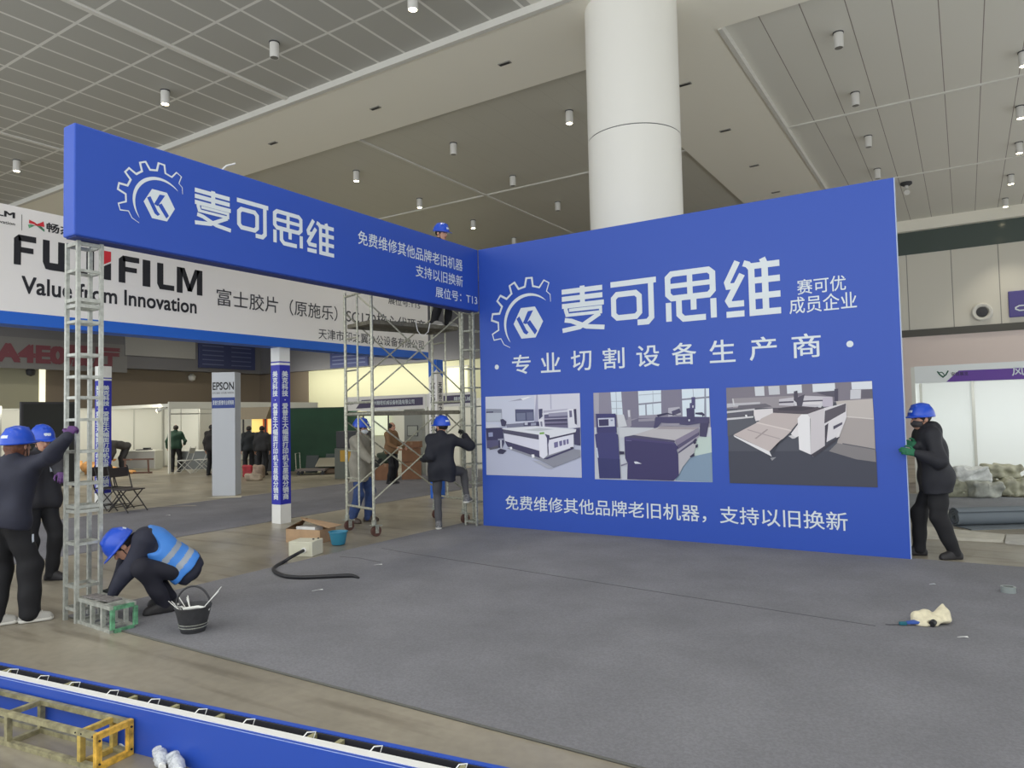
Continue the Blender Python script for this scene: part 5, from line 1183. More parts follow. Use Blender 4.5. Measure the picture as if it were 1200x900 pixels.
for x in (-.2, .46):
    q = MB(); q.box2((x - .02, .05, 0), (x + .02, .09, 1.63)); q.build('leg', M_black, r)
r = thing('lit_display', 'small glowing yellow display shelf under the beige canopy', 'display', (-12.3, 6.25, 0), ga)
q = MB(); q.box2((-.75, 0, 0), (.75, .3, 1.15)); q.build('cabinet', M_dark, r)
q = MB(); q.box2((-.7, .1, 1.15), (-.1, .14, 1.66)); q.build('screen', mat('yellow_glow', (250, 220, 130), .5, emit=(250, 214, 120), estr=1.3), r)
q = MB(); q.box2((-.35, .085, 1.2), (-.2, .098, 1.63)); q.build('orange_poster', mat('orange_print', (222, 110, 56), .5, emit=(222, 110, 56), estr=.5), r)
q = MB(); q.box2((.0, .1, 1.15), (.7, .14, 1.66)); q.build('dark_glass', mat('dark_teal_glass', (44, 62, 62), .2), r)
def sack(label, name, px, py, rad, c, seed, cat='bag', dz=0, h=.02, nz=.04, base=None, freq=14):
    p = base if base is not None else gz(px, py); s = SDF(h); s.box((p[0], p[1], rad[2] + dz), rad, R=np.array([[RD[0], DD[0], 0], [RD[1], DD[1], 0], [0, 0, 1]]), rnd=min(rad)*.4, k=.05)
    s.noise(nz, freq, seed); s.cut((0, 0, dz + .004), (0, 0, -1))
    o = sdf_obj(name, s, mat('%s_%d_%d_%d' % ((name,) + c), c, .6, var=.14, scale=9), None, o=(p[0], p[1], dz)); tag(o, label, cat); return o
sack('red shopping bag on the floor right of the white pillar', 'shopping_bag', 291, 559, (.12, .08, .16), (170, 50, 60), 1, nz=.02)
sack('pale shopping bag on the floor right of the red one', 'shopping_bag', 303, 560, (.16, .1, .17), (150, 132, 116), 2, nz=.03)
sack('low pale bag in front of the other shopping bags by the white pillar', 'shopping_bag', 298, 563, (.2, .1, .09), (160, 146, 128), 3, nz=.03)
# flat trolley with boards
ct = mid(366, 556)
r = thing('flat_trolley', 'low flat trolley on small wheels in front of the green screen', 'trolley', (ct[0], ct[1], 0), dk)
q = MB(); q.box((0, 0, .14), (.85, .5, .05)); q.build('deck', mat('trolley_deck', (112, 104, 100), .6), r)
for x in (-.34, .34):
    for y in (-.18, .18):
        q = MB(); q.cyl((x, y - .02, .05), (x, y + .02, .05), .05, n=14); q.box((x, y, .105), (.05, .05, .03)); q.build('wheel', M_black, r)
q = MB(); q.tube([(-.4, -.2, .165), (-.42, -.2, .62), (-.42, .2, .62), (-.4, .2, .165)], .012, 8); q.build('push_handle', M_pipe, r)
bd = np.array([ct[0], ct[1]])
def leaning(label, off, w, h, tilt, c, z=0.0, yaw=dk, nm='leaning_board'):
    p = bd + RD*off[0] + DD*(off[1] - .22)
    r = thing(nm, label, 'board', (p[0], p[1], z), yaw)
    q = MB(); R = np.array([[1, 0, 0], [0, math.cos(tilt), math.sin(tilt)], [0, -math.sin(tilt), math.cos(tilt)]])
    q.box(R @ np.array([0, 0, h/2]) + np.array([0, 0, .012]), (w, .02, h), R=R); q.build('panel', mat('board_%d_%d_%d' % c, c, .5), r)
    q = MB(); q.box(R @ np.array([0, -.014, h/2]) + np.array([0, 0, .012]), (w*.9, .006, h*.86), R=R); q.build('face', mat('boardf_%d_%d_%d' % c, tuple(int(v*.9) for v in c), .4), r)
leaning('dark grey panel leaning on the green screen, left of the other dark panel', (-.16, .70), .36, .52, .28, (52, 60, 58))
leaning('dark grey panel leaning on the green screen above the pale board', (.42, .75), .40, .56, .3, (54, 66, 62))
leaning('pale board lying tilted beside the flat trolley', (.35, .36), .62, .52, 1.15, (170, 164, 146), .2)
leaning('dark brown board lying low at the right end of the trolley', (.66, .05), .5, .4, 1.3, (88, 70, 56), .03)
# chairs / rubbish right of trolley
r = thing('folded_chair', 'folded dark metal chair lying right of the trolley before the green screen', 'chair', tuple(np.append(bd + RD*1.35 + DD*.35, 0)), dk + .3)
q = MB(); q.tube([(-.25, 0, .02), (.2, 0, .28), (.28, .1, .02)], .014, 8); q.build('frame', M_dark, r, True)
q = MB(); q.tube([(-.25, .3, .02), (.2, .3, .28), (.28, .4, .02)], .014, 8); q.build('frame', M_dark, r, True)
q = MB(); q.box((0, .15, .17), (.3, .28, .02), R=np.array([[.87, 0, -.5], [0, 1, 0], [.5, 0, .87]])); q.build('seat', M_dark, r)

# middle stand behind the scaffold
FYm = 6.5
ms = thing('middle_stand', 'white shell stand with a dark purple lettered fascia seen through the scaffold', 'stand', (-7.5, FYm, 0))
mo = (-7.5, FYm, 0)
q = MB(mo)
for x in (-9.4, -6.35, -4.75): q.box2((x - .03, FYm - .03, 0), (x + .03, FYm + .03, 2.2))
q.build('front_posts', M_panelw, ms)
q = MB(mo); q.box2((-9.37, FYm - .025, 1.80), (-6.38, FYm + .025, 2.2)); q.box2((-6.32, FYm - .025, 1.84), (-4.78, FYm + .025, 2.2)); q.build('fascia', M_hdr, ms)
q = MB(mo); M_fp = mat('dark_purple_print', (74, 66, 96), .5)
q.face([(-8.95, FYm - .028, 1.86), (-6.45, FYm - .028, 1.90), (-6.45, FYm - .028, 2.12), (-8.72, FYm - .028, 2.10)]); q.face([(-6.1, FYm - .028, 1.90), (-4.8, FYm - .028, 1.92), (-4.8, FYm - .028, 2.14), (-5.95, FYm - .028, 2.12)])
q.build('fascia_print', M_fp, ms)
q = MB(mo); text_on(q, '苏州精密机械设备制造有限公司', (0, FYm, 0), X3, Z3, (-8.35, 1.94, -6.75, 2.07), .01, eps=.032); text_on(q, '精密机械', (0, FYm, 0), X3, Z3, (-5.4, 1.97, -4.85, 2.09), .01, eps=.032); q.build('fascia_lettering', M_white, ms)
q = MB(mo); text_on(q, 'Expo', (0, FYm, 0), X3, Z3, (-9.28, 1.96, -9.05, 2.06), .01, eps=.028); q.build('fascia_logo', M_ink, ms)
panel_wall('white_partition', 'white panel back wall inside the middle stand behind the scaffold', (-11.5, 9.6), (-4.6, 9.6), HB, 7, G_)
panel_wall('white_partition', 'white panel wall right of the lettered corner post behind the scaffold', (-6.3, 8.6), (-4.3, 8.6), HB, 2, G_)
r = thing('bright_window_panel', 'bright greenish lit panel at the back of the middle stand behind the tan seated person', 'panel', (-9.1, 9.5, 0))
P0 = gy(427, 510, 9.5); P1 = gy(456, 484, 9.5)
q = MB((-9.1, 9.5, 0)); q.box2((P0[0], 9.47, P0[2]), (P1[0], 9.53, P1[2])); q.build('lit_pane', mat('pale_green_glow', (228, 236, 206), .4, emit=(228, 236, 206), estr=.75), r)
q = MB((-9.1, 9.5, 0)); 
for x in (P0[0], (P0[0]*.6 + P1[0]*.4), P1[0]): q.box2((x - .03, 9.45, P0[2]), (x + .03, 9.469, P1[2]))
q.build('mullion', M_dark, r)
# lit window over the back wall
P0 = gy(525, 460, YB - .01); P1 = gy(548, 430, YB - .01)
r = thing('lit_window', 'bright lit window high on the far back wall right of the scaffold middle', 'window', ((P0[0] + P1[0])/2, YB, P0[2]))
o_ = ((P0[0] + P1[0])/2, YB, P0[2])
q = MB(o_); q.box2((P0[0], YB - .05, P0[2]), (P1[0], YB + .049, P1[2])); q.build('pane', mat('cream_glow', (240, 240, 206), .4, emit=(240, 240, 206), estr=.8), r)
q = MB(o_); q.box2((P0[0] - .1, YB - .08, P0[2] - .1), (P1[0] + .1, YB - .052, P0[2])); q.box2((P0[0] - .1, YB - .08, P1[2]), (P1[0] + .1, YB - .052, P1[2] + .1)); q.build('frame', M_trim, r)
# poster wall and cartons
r = thing('grey_pillar', 'grey square pillar with a small framed notice behind the scaffold', 'pillar', (-7.05, 6.95, 0), 0)
q = MB(); q.box2((-.32, -.2, 0), (.32, .2, 1.8)); q.build('pillar', mat('grey_pillar', (148, 150, 142), .5), r)
q = MB(); q.box2((-.2, -.215, 1.05), (.18, -.2, 1.35)); q.build('notice_frame', M_dark, r)
q = MB(); q.box2((-.18, -.22, 1.07), (.16, -.214, 1.33)); q.build('notice_sheet', mat('notice_grey', (170, 172, 160), .5), r)
M_c2 = mat('brown_carton', (136, 98, 72), .8, var=.06, scale=5)
cp_ = gz(486, 562); ct0 = None
def carton(label, off, z, w, d, h):
    p = np.array([cp_[0], cp_[1]]) + RD*off[0] + DD*off[1]
    r = thing('carton', label, 'box', (p[0], p[1], z), YAW + rsx.uniform(-.08, .08), 'brown cartons behind the scaffold')
    q = MB(); q.box2((-w/2, -d/2, 0), (w/2, d/2, h)); q.build('carton_body', M_c2, r, bevel=.004)
    q = MB(); q.box2((-w/2 - .001, -d/2 - .002, h - .001), (w/2 + .001, d/2, h + .001)); q.box2((-.03, -d/2 - .003, h - .08), (.03, d/2, h + .003)); q.build('tape', mat('brown_tape', (150, 116, 86), .4), r)
rsx = random.Random(2)
carton('brown carton at the bottom of the right stack behind the scaffold', (-.1, .2), 0, .48, .4, .44)
carton('brown carton in the middle of the right stack behind the scaffold', (-.1, .2), .45, .46, .4, .34)
carton('red brown carton on top of the right stack behind the scaffold', (-.06, .2), .80, .42, .36, .16)
carton('lower brown carton left of the tall carton stack behind the scaffold', (-.72, .15), 0, .46, .4, .42)
carton('brown carton partly hidden behind the person in a grey coat', (-1.2, .3), 0, .4, .4, .36)
r = thing('machine_unit', 'dark machine unit behind the left end of the scaffold', 'machine', tuple(np.append(np.array([cp_[0], cp_[1]]) + RD*(-1.75) + DD*1.0, 0)), YAW)
q = MB(); q.box2((-.45, -.3, 0), (.45, .3, .8)); q.build('cabinet', mat('grey_cabinet', (96, 100, 92), .5), r, bevel=.01)
q = MB(); q.box2((-.42, -.25, .8), (.42, .25, 1.25)); q.build('dark_body', M_dark, r, bevel=.02)
q = MB(); q.box2((-.3, -.31, .45), (.05, -.3, .75)); q.build('yellow_panel', mat('yellow_panel', (190, 150, 50), .5), r)
r = thing('dark_equipment', 'dark green equipment bag resting on the carton beside the grey-coated person', 'bag', tuple(np.append(np.array([cp_[0], cp_[1]]) + RD*(-.72) + DD*.15, .425)), YAW)
s = SDF(.02); s.box((0, 0, .12), (.24, .14, .12), rnd=.06); s.cap((-.1, 0, .2), (.1, 0, .26), .05, k=.05); s.noise(.02, 16, 3); s.cut((0, 0, .004), (0, 0, -1)); sdf_obj('bag_body', s, mat('dark_green_bag', (46, 60, 44), .7), r)
q = MB(); q.tube([(-.12, 0, .24), (-.06, 0, .34), (.06, 0, .34), (.12, 0, .26)], .012, 8); q.build('bag_handle', M_black, r)

# ------------------------------------------------------------------ right-hand stand
FY = 6.6
M_pw2 = mat('cool_white_panel', (234, 238, 236), .45)
rb = thing('white_stand', 'white shell stand with purple and white fascia at the right picture edge', 'stand', (5.12, FY, 0)); ro = (5.12, FY, 0)
q = MB(ro); q.box2((5.08, FY - .03, 0), (5.14, FY + .03, 2.30)); q.build('front_post', M_panelw, rb)
q = MB(ro); q.prism([(5.14, FY - .03, 2.0), (9.5, FY - .03, 2.0), (9.5, FY - .03, 2.33), (5.14, FY - .03, 2.31)], (0, .06, 0)); q.build('fascia', M_pw2, rb)
q = MB(ro)
P = [gy(*a, FY - .033) for a in ((1109, 447.5), (1123.5, 434.3), (1215, 429.5), (1215, 444))]; zb_, zt_ = P[0][2], P[1][2]
P = [P[0], np.array([9.5, FY - .033, zb_]), np.array([9.5, FY - .033, zt_]), P[1]]
q.face(P); q.build('purple_band', M_purple, rb)
q = MB(ro); P0 = gy(1186, 442, FY); text_on(q, '风行科技展览', (0, FY - .033, 0), X3, Z3, (P0[0], 2.07, P0[0] + 1.1, 2.23), .012); q.build('fascia_lettering', M_white, rb)
q = MB(ro); text_on(q, '安信展览', (0, FY - .03, 0), X3, Z3, (5.71, 2.11, 5.97, 2.18), .008); q.build('small_lettering', M_ink, rb)
q = MB(ro); O_ = np.array((5.5, FY - .033, 2.09))
strokes_on(q, [[(0, .95), (.25, .4), (.5, .05), (.78, .4), (1, 1.0)], [.7, (.12, .75), (.4, .8), (.55, .6), (.62, .35)]], O_, X3, Z3, (0.0, 0, .17, .12), .022); q.build('green_emblem', mat('dark_green_print', (40, 92, 70), .5), rb)
BYr = 8.6
q = MB(ro); q.box2((5.1, BYr, 0), (9.5, BYr + .02, 2.1)); q.build('rear_panels', M_pw2, rb)
q = MB(ro); q.box2((5.09, FY + .03, 0), (5.11, BYr, 2.1)); q.build('side_panel', M_pw2, rb)
q = MB(ro)
for x in (5.13, 6.04, 7.0, 8.0): q.box2((x - .025, BYr - .03, 0), (x + .025, BYr - .001, 2.1))
q.build('rear_posts', M_post, rb)
# rolled and flat carpets, boards
q = MB(); q.box2((4.3, 4.25, 0), (10, 6.3, .01)); o = q.build('flat_carpet', carpet_material('dove_grey_felt', (136, 138, 142))); tag(o, 'flat grey carpet strip on the floor before the right white stand', 'carpet')
ra, rbp = np.array([5.72, 2.55]), np.array([7.6, 3.85]); rd_ = (rbp - ra)/np.linalg.norm(rbp - ra)
r = thing('carpet_roll', 'thick roll of grey carpet lying on the floor at the right edge', 'carpet roll', (ra[0], ra[1], 0), math.atan2(rd_[1], rd_[0]))
s_pts = []; 
q = MB(); RR = .125; V = []; Fs = []; m_ = 120; turns = 3.4
for i in range(m_ + 1):
    t = i/m_; rad = .035 + (RR - .035)*t; a = turns*2*math.pi*t
    for xx in (0, 2.4):
        for th_ in (0, .018): V.append((xx + (.0 if th_ else .0), (rad - th_)*math.cos(a), RR + (rad - th_)*math.sin(a)))
for i in range(m_):
    b0 = i*4; b1 = b0 + 4
    Fs += [(b0, b1, b1 + 2, b0 + 2), (b0 + 1, b0 + 3, b1 + 3, b1 + 1), (b0, b0 + 1, b1 + 1, b1), (b0 + 2, b1 + 2, b1 + 3, b0 + 3)]
q.grid_faces(V, Fs); q.build('rolled_carpet', mat('roll_grey', (112, 120, 126), .9), r, True)
q = MB(); q.box2((.02, -.30, 0), (2.4, .05, .012)); q.build('loose_edge', mat('roll_grey', (112, 120, 126), .9), r)
def board(label, pts, c, z=0.0, t=.03):
    P = [gz(*a)[:2] for a in pts]; m0 = np.mean(P, 0)
    q = MB((m0[0], m0[1], z)); q.prism([(p[0], p[1], z) for p in P][::-1] if sum(P[k][0]*P[k-1][1] - P[k-1][0]*P[k][1] for k in range(4)) > 0 else [(p[0], p[1], z) for p in P], (0, 0, t))
    o = q.build('plywood_sheet', mat('ply_%d_%d_%d' % c, c, .6, var=.05, scale=6)); tag(o, label, 'board')
board('pale plywood sheet on the floor behind the worker at the right wall end', ((1073, 631), (1176, 636), (1178, 629), (1073, 618)), (200, 196, 182))
board('speckled pale board on the floor at the right edge below the carpet roll', ((1178, 637), (1230, 642), (1230, 630), (1180, 629)), (186, 184, 176))
# wrapped bundles
def bundle(label, off, rad, c, seed, dz=0.0):
    base = gz(1145, 583); p = np.array([base[0], base[1]]) + RD*off[0] + DD*off[1]
    return sack(label, 'wrapped_bundle', 0, 0, rad, c, seed, 'bundle', dz, .014, .022, p, 34)
bundle('olive wrapped bundle nearest the worker at the left end of the pile', (-.38, .15), (.26, .16, .14), (146, 146, 126), 1)
bundle('pale grey wrapped bundle at the bottom middle of the pile', (.10, 0), (.25, .18, .13), (158, 160, 150), 2)
bundle('olive wrapped bundle at the bottom right of the pile', (.72, .1), (.32, .18, .15), (154, 153, 132), 3)
bundle('white sheet bundle tilted on top of the middle of the pile', (.02, .22), (.30, .14, .12), (196, 198, 194), 4, .25)
bundle('olive pointed bundle on top of the right of the pile', (.62, .30), (.30, .16, .12), (152, 151, 130), 5, .28)
bundle('small grey bundle on top of the left end of the pile', (-.30, .35), (.2, .12, .10), (150, 152, 140), 6, .27)
# ------------------------------------------------------------------ people
def V3(*a): return np.array(a, float)
def unit(v): v = np.array(v, float); return v/np.linalg.norm(v)
def ik(s, t, l1, l2, pole):
    s = np.array(s, float); t = np.array(t, float); d = t - s; L = np.linalg.norm(d); d /= L
    if L > (l1 + l2)*.995: L = (l1 + l2)*.995; t = s + d*L
    a = (l1*l1 - l2*l2 + L*L)/(2*L); hh = math.sqrt(max(l1*l1 - a*a, 1e-6))
    p = np.array(pole, float); p = p - d*(p @ d); p /= np.linalg.norm(p)
    return s + d*a + p*hh, t
M_skin = mat('skin', (196, 148, 124), .55); M_eye = mat('dark_eye', (40, 30, 28), .3); M_lip = mat('lip', (160, 96, 86), .5)
M_helm = mat('blue_hard_hat', (32, 78, 196), .28, spec=.5); M_logo = mat('helmet_label', (212, 220, 232), .5)
M_hair = mat('black_hair', (34, 28, 26), .6); M_hair2 = mat('red_brown_hair', (96, 58, 42), .6, var=.2, scale=60)
def hand_into(s, w, d, n, side, curl, r=0.0085):
    """palm, four unequal bent fingers and a thumb; d = finger direction, n = towards the palm side"""
    d = unit(d); n = np.array(n, float); n = unit(n - d*(n @ d)); sd = np.cross(d, n)*side
    s.cap(w - d*.03, w + d*.02, .026, .024, k=.02)
    for j, (o, ml, fl) in enumerate(((.028, .088, .92), (.0095, .094, 1.05), (-.0095, .09, .98), (-.028, .08, .78))):
        k0 = w + d*.015 + sd*o*.7; k1 = w + d*ml + sd*o
        s.cap(k0, k1, .0145, .0125, k=.018)
        p = k1; a = .15 + curl*.75; dirv = d
        for m_, l in enumerate((.042, .028, .022)):
            ang = a*(m_ + .8)
            dv = d*math.cos(ang) + n*math.sin(ang) + sd*(o*1.2)
            q_ = p + unit(dv)*l*fl; s.cap(p, q_, r + .0015 - .001*m_, r + .0005 - .001*m_, k=.006); p = q_
    t0 = w + d*.028 + sd*.03; t1 = t0 + unit(d*.6 + sd*.65 + n*.35)*.045; t2 = t1 + unit(d*.8 + sd*.15 + n*.5)*.034; t3 = t2 + unit(d*.75 - sd*.2 + n*.65)*.026
    s.cap(w + d*.01 + sd*.012, t0, .016, .015, k=.015); s.cap(t0, t1, .0135, .0115, k=.01); s.cap(t1, t2, .0112, .0105, k=.006); s.cap(t2, t3, .0105, .009, k=.006)

def person(label, pos, heading, pose, fit, sc=.9, h=.0105, group=None):
    hd = unit(heading); rz = math.atan2(hd[1], hd[0]) - math.pi/2
    root = thing('person', label, 'person', tuple(pos), rz, group)
    cz, sz = math.cos(-rz), math.sin(-rz)
    def loc(P):                                   # hall coordinates -> the person's own unscaled frame
        v = (np.array(P, float) - np.array(pos, float))/sc
        return V3(cz*v[0] - sz*v[1], sz*v[0] + cz*v[1], v[2])
    J = dict(pelvis=V3(0, 0, .93), chest=V3(0, 0, 1.27), neck=V3(0, -.005, 1.43), head=V3(0, .03, 1.585),
             hf=V3(0, 1, 0), hu=V3(0, 0, 1), sv=V3(1, 0, 0), hv=V3(1, 0, 0))
    for k in ('pelvis', 'chest', 'neck', 'head', 'hf', 'hu', 'sv', 'hv'):
        if k in pose: J[k] = np.array(pose[k], float)
    sv, hv = unit(J['sv']), unit(J['hv']); up = unit(J['chest'] - J['pelvis'])
    J['shL'], J['shR'] = J['chest'] + up*.115 - sv*.175, J['chest'] + up*.115 + sv*.175
    J['hiL'], J['hiR'] = J['pelvis'] - hv*.09 - up*.03, J['pelvis'] + hv*.09 - up*.03
    for S, s_ in (('L', -1), ('R', 1)):
        t = pose.get('w' + S + '_hall'); t = loc(t) if t is not None else np.array(pose.get('w' + S, (s_*.25, .05, .83)), float)
        J['el' + S], J['wr' + S] = ik(J['sh' + S], t, .29, .255, pose.get('ep' + S, (s_*.5, -.6, -.5)))
        a = pose.get('a' + S + '_hall'); a = loc(a) if a is not None else np.array(pose.get('a' + S, (s_*.11, -.02, .088)), float)
        J['kn' + S], J['an' + S] = ik(J['hi' + S], a, .42, .415, pose.get('kp' + S, (s_*.1, 1, .1)))
        J['ft' + S] = unit(pose.get('f' + S, (s_*.2, 1, 0)))
        J['fu' + S] = unit(pose.get('u' + S, (0, 0, 1)))
    f = unit(J['hf']); u = J['hu'] - f*(J['hu'] @ f); u = unit(u); r_ = np.cross(f, u); RH = np.array([r_, f, u]).T
    HP = lambda x, y, z: J['head'] + r_*x + f*y + u*z
    def torso(s, e, k=.06):
        for q_ in (-1, 1):
            s.cap(J['chest'] + sv*.07*q_ + up*.02, J['pelvis'] + hv*.07*q_, .105 + e, .10 + e, k=k)
        s.cap(J['shL']*.92 + J['shR']*.08, J['shR']*.92 + J['shL']*.08, .062 + e*.8, k=k)
        s.cap(J['pelvis'] - hv*.08 - up*.03, J['pelvis'] + hv*.08 - up*.03, .105 + e, k=k)
    # ---- body: one continuous surface
    s = SDF(h); torso(s, -.032)
    s.cap(J['neck'] - up*.04, HP(0, -.015, -.06), .056, .050, k=.03)
    for S in 'LR':
        s.cap(J['sh' + S], J['el' + S], .048, .038, k=.03); s.cap(J['el' + S], J['wr' + S], .037, .026, k=.02)
        s.cap(J['hi' + S], J['kn' + S], .075, .044, k=.05); s.cap(J['kn' + S], J['an' + S], .043, .032, k=.03)
        s.cap(J['an' + S] - J['fu' + S]*.025, J['an' + S] + J['ft' + S]*.12 - J['fu' + S]*.058, .030, .022, k=.02)
    s.ell(HP(0, -.012, .03), (.076, .096, .088), RH, k=.02); s.ell(HP(0, .022, -.035), (.062, .072, .082), RH, k=.03)
    s.ell(HP(0, .052, -.088), (.036, .034, .028), RH, k=.03)
    s.cap(HP(0, .088, .008), HP(0, .112, -.028), .009, .015, k=.015)
    for q_ in (-1, 1):
        s.ell(HP(.079*q_, -.01, -.008), (.011, .024, .033), RH, k=.01)
        s.ell(HP(.032*q_, .10, .012), (.018, .016, .012), RH, k=.012, op='s')
        s.ell(HP(.032*q_, .080, .012), (.015, .013, .012), RH, k=.004)
    s.cap(HP(-.045, .080, .036), HP(.045, .080, .036), .010, k=.012)
    s.cap(HP(-.02, .088, -.062), HP(.02, .088, -.062), .009, k=.008)
    if not fit.get('glove'):
        for S, s_ in (('L', -1), ('R', 1)):
            hand_into(s, J['wr' + S], pose.get('d' + S, J['wr' + S] - J['el' + S]), pose.get('n' + S, (-s_, .2, 0)), pose.get('t' + S, s_), pose.get('c' + S, .5))
    def pick(C):
        q_ = (C - J['head']) @ RH; m = np.zeros(len(C), int)
        e = (np.abs(np.abs(q_[:, 0]) - .032) < .014) & (np.abs(q_[:, 2] - .012) < .008) & (q_[:, 1] > .06); m[e] = 1
        b_ = (np.abs(np.abs(q_[:, 0]) - .033) < .022) & (np.abs(q_[:, 2] - .040) < .007) & (q_[:, 1] > .06); m[b_] = 3
        l = (np.abs(q_[:, 0]) < .024) & (np.abs(q_[:, 2] + .062) < .008) & (q_[:, 1] > .075); m[l] = 2
        return m
    sdf_obj('body', s, [M_skin, M_eye, M_lip, M_hair], root, sc, pick)
    # ---- trousers
    s = SDF(h); s.cap(J['pelvis'] - hv*.085, J['pelvis'] + hv*.085, .112, k=.05); s.cap(J['pelvis'] + up*.1 - hv*.06, J['pelvis'] + up*.1 + hv*.06, .10, k=.05)
    s.cut(J['pelvis'] + up*.13, up)
    lw = fit.get('leg', 1.0)
    for S in 'LR':
        s.cap(J['hi' + S], J['kn' + S], .100, .072*lw, k=.04); s.cap(J['kn' + S], J['an' + S] + (J['kn' + S] - J['an' + S])*.0 - J['fu' + S]*.01, .076*lw, .060*lw, k=.03)
    s.noise(.008, 24, 7); sdf_obj('trousers', s, fit['trousers'], root, sc)
    # ---- jacket
    s = SDF(h); e = fit.get('bulk', .032); torso(s, e)
    hem = fit.get('hem', .10)
    if hem > .12:
        for q_ in (-1, 1): s.cap(J['pelvis'] + hv*.06*q_, J['pelvis'] + hv*.075*q_ - V3(0, 0, hem), .105 + e, .112 + e, k=.06)
    s.cut(J['pelvis'] - (up if hem < .12 else V3(0, 0, 1))*hem, -(up if hem < .12 else V3(0, 0, 1)))
    for S in 'LR':
        s.cap(J['sh' + S], J['el' + S], .068 + e*.5, .058 + e*.5, k=.04); s.cap(J['el' + S], J['wr' + S] + (J['el' + S] - J['wr' + S])*.06, .058 + e*.5, .045 + e*.3, k=.025)
    s.cap(J['neck'] - up*.05, J['neck'] + up*.02, .078, .070, k=.03)
    if fit.get('hood'):
        s.ell(J['neck'] - f*.09 + up*.0, (.115, .075, .085), RH, k=.04); s.cap(J['neck'] - sv*.07 + up*.02, J['neck'] + sv*.07 + up*.02, .06, k=.04)
    s.noise(fit.get('fold', .011), 20, 11)
    jk = sdf_obj('jacket', s, fit['jacket'], root, sc)
    # ---- vest
    if fit.get('vest'):
        s = SDF(h); torso(s, e + .022); s.cut(J['pelvis'] - up*.02, -up); s.cut(J['neck'] + up*.0 , up)
        for q_ in (-1, 1): s.cap(J['chest'] + up*.115 + sv*.235*q_ , J['chest'] + up*.03 + sv*.26*q_, .085, .08, k=.01, op='s')
        s.noise(.004, 26, 4)
        L = np.linalg.norm(J['neck'] - J['pelvis'])
        def pk(C):
            t = (C - J['pelvis']) @ up/L; return ((np.abs(t - .16) < .055) | (np.abs(t - .42) < .055)).astype(int)
        sdf_obj('safety_vest', s, [fit['vest'], mat('reflective_grey', (150, 158, 168), .35)], root, sc, pk)
    # ---- shoes
    for S in 'LR':
        an, fd, fu = J['an' + S], J['ft' + S], J['fu' + S]; fd = unit(fd - fu*(fd @ fu))
        s = SDF(min(h, .009)); s.cap(an - fd*.045 - fu*.045, an + fd*.135 - fu*.052, .043, .038, k=.03); s.cap(an + fu*.012, an - fu*.04, .047, .05, k=.03); s.cap(an - fu*.005 + fd*.01, an + fd*.10 - fu*.045, .044, .036, k=.025)
        s.cap(an - fd*.04 - fu*.07, an + fd*.14 - fu*.07, .048, .044, k=.012)
        s.cut(an - fu*.0865, -fu)
        sdf_obj('shoe', s, [fit['shoe'], fit.get('sole', fit['shoe'])], root, sc, lambda C: (((C - an) @ fu) < -.056).astype(int))
        if fit.get('laces'):
            q2 = MB(); sdv = np.cross(fd, fu)
            for t in (.035, .055, .075, .095):
                c_ = (an + fd*t - fu*(t*.42 - .040))*sc; q2.bar(c_ - sdv*.018, c_ + sdv*.018, .005, .004)
            q2.build('laces', M_sole, root)
    # ---- head wear
    if fit.get('helmet'):
        s = SDF(min(h, .008)); s.ell(HP(0, -.01, .035), (.122, .148, .150), RH, k=.01); s.cut(HP(0, 0, .020), -u)
        s.ell(HP(0, .025, .026), (.130, .182, .013), RH, k=.014)
        for x in (-.035, 0, .035): s.cap(HP(x, .07, .160 - abs(x)*.2), HP(x, -.08, .160 - abs(x)*.2), .014, k=.015)
        lz = fit.get('logo', 1)
        def pk(C):
            q_ = (C - J['head']) @ RH; return ((np.abs(q_[:, 0]) < .036) & (np.abs(q_[:, 2] - .092) < .014) & (q_[:, 1]*lz > .06)).astype(int)
        hm = sdf_obj('hard_hat', s, [M_helm, M_logo], root, sc, pk)
        s = SDF(min(h, .008))
        for q_ in (-1, 1): s.cap(HP(.09*q_, .0, .04), HP(.05*q_, .04, -.105), .006, k=.004)
        sdf_obj('chin_strap', s, M_black, hm, sc)
    if fit.get('hair'):
        s = SDF(min(h, .009)); s.ell(HP(0, -.02, .02), (.086, .098, .095 if not fit.get('helmet') else .075), RH, k=.02)
        if fit.get('long'): s.cap(HP(0, -.07, -.03), HP(.01, -.10, -.12), .06, .035, k=.04); s.cap(HP(.05, -.02, -.03), HP(.05, -.03, -.1), .035, .02, k=.03)
        s.ell(HP(0, .085, -.035), (.075, .085, .095), RH, k=.015, op='s'); s.cut(HP(0, 0, -.045 if not fit.get('long') else -.16), -u)
        s.noise(.003, 70, 3); sdf_obj('hair', s, fit['hair'], root, sc)
    if fit.get('mask'):
        s = SDF(min(h, .007)); s.ell(HP(0, .030, -.052), (.070, .082, .058), RH, k=.02); s.cap(HP(0, .095, -.018), HP(0, .112, -.05), .014, .016, k=.02); s.cut(HP(0, .03, 0), -f)
        m_ = sdf_obj('face_mask', s, fit['mask'], root, sc)
        q2 = MB()
        for q_ in (-1, 1): q2.tube([HP(.066*q_, .04, -.03)*sc, HP(.080*q_, .0, .0)*sc], .003, 6)
        q2.build('ear_loop', fit['mask'], m_)
    # ---- gloves
    if fit.get('glove'):
        for S, s_ in (('L', -1), ('R', 1)):
            s = SDF(.0045 if h < .012 else .008)
            hand_into(s, J['wr' + S], pose.get('d' + S, J['wr' + S] - J['el' + S]), pose.get('n' + S, (-s_, .2, 0)), pose.get('t' + S, s_), pose.get('c' + S, .5), .0105)
            a = unit(J['wr' + S] - J['el' + S]); s.cap(J['wr' + S] - a*.045, J['wr' + S] - a*.01, .036, .032, k=.01)
            sdf_obj('glove', s, fit['glove'], root, sc)
    root['_j'] = 0; del root['_j']
    return root, J, loc

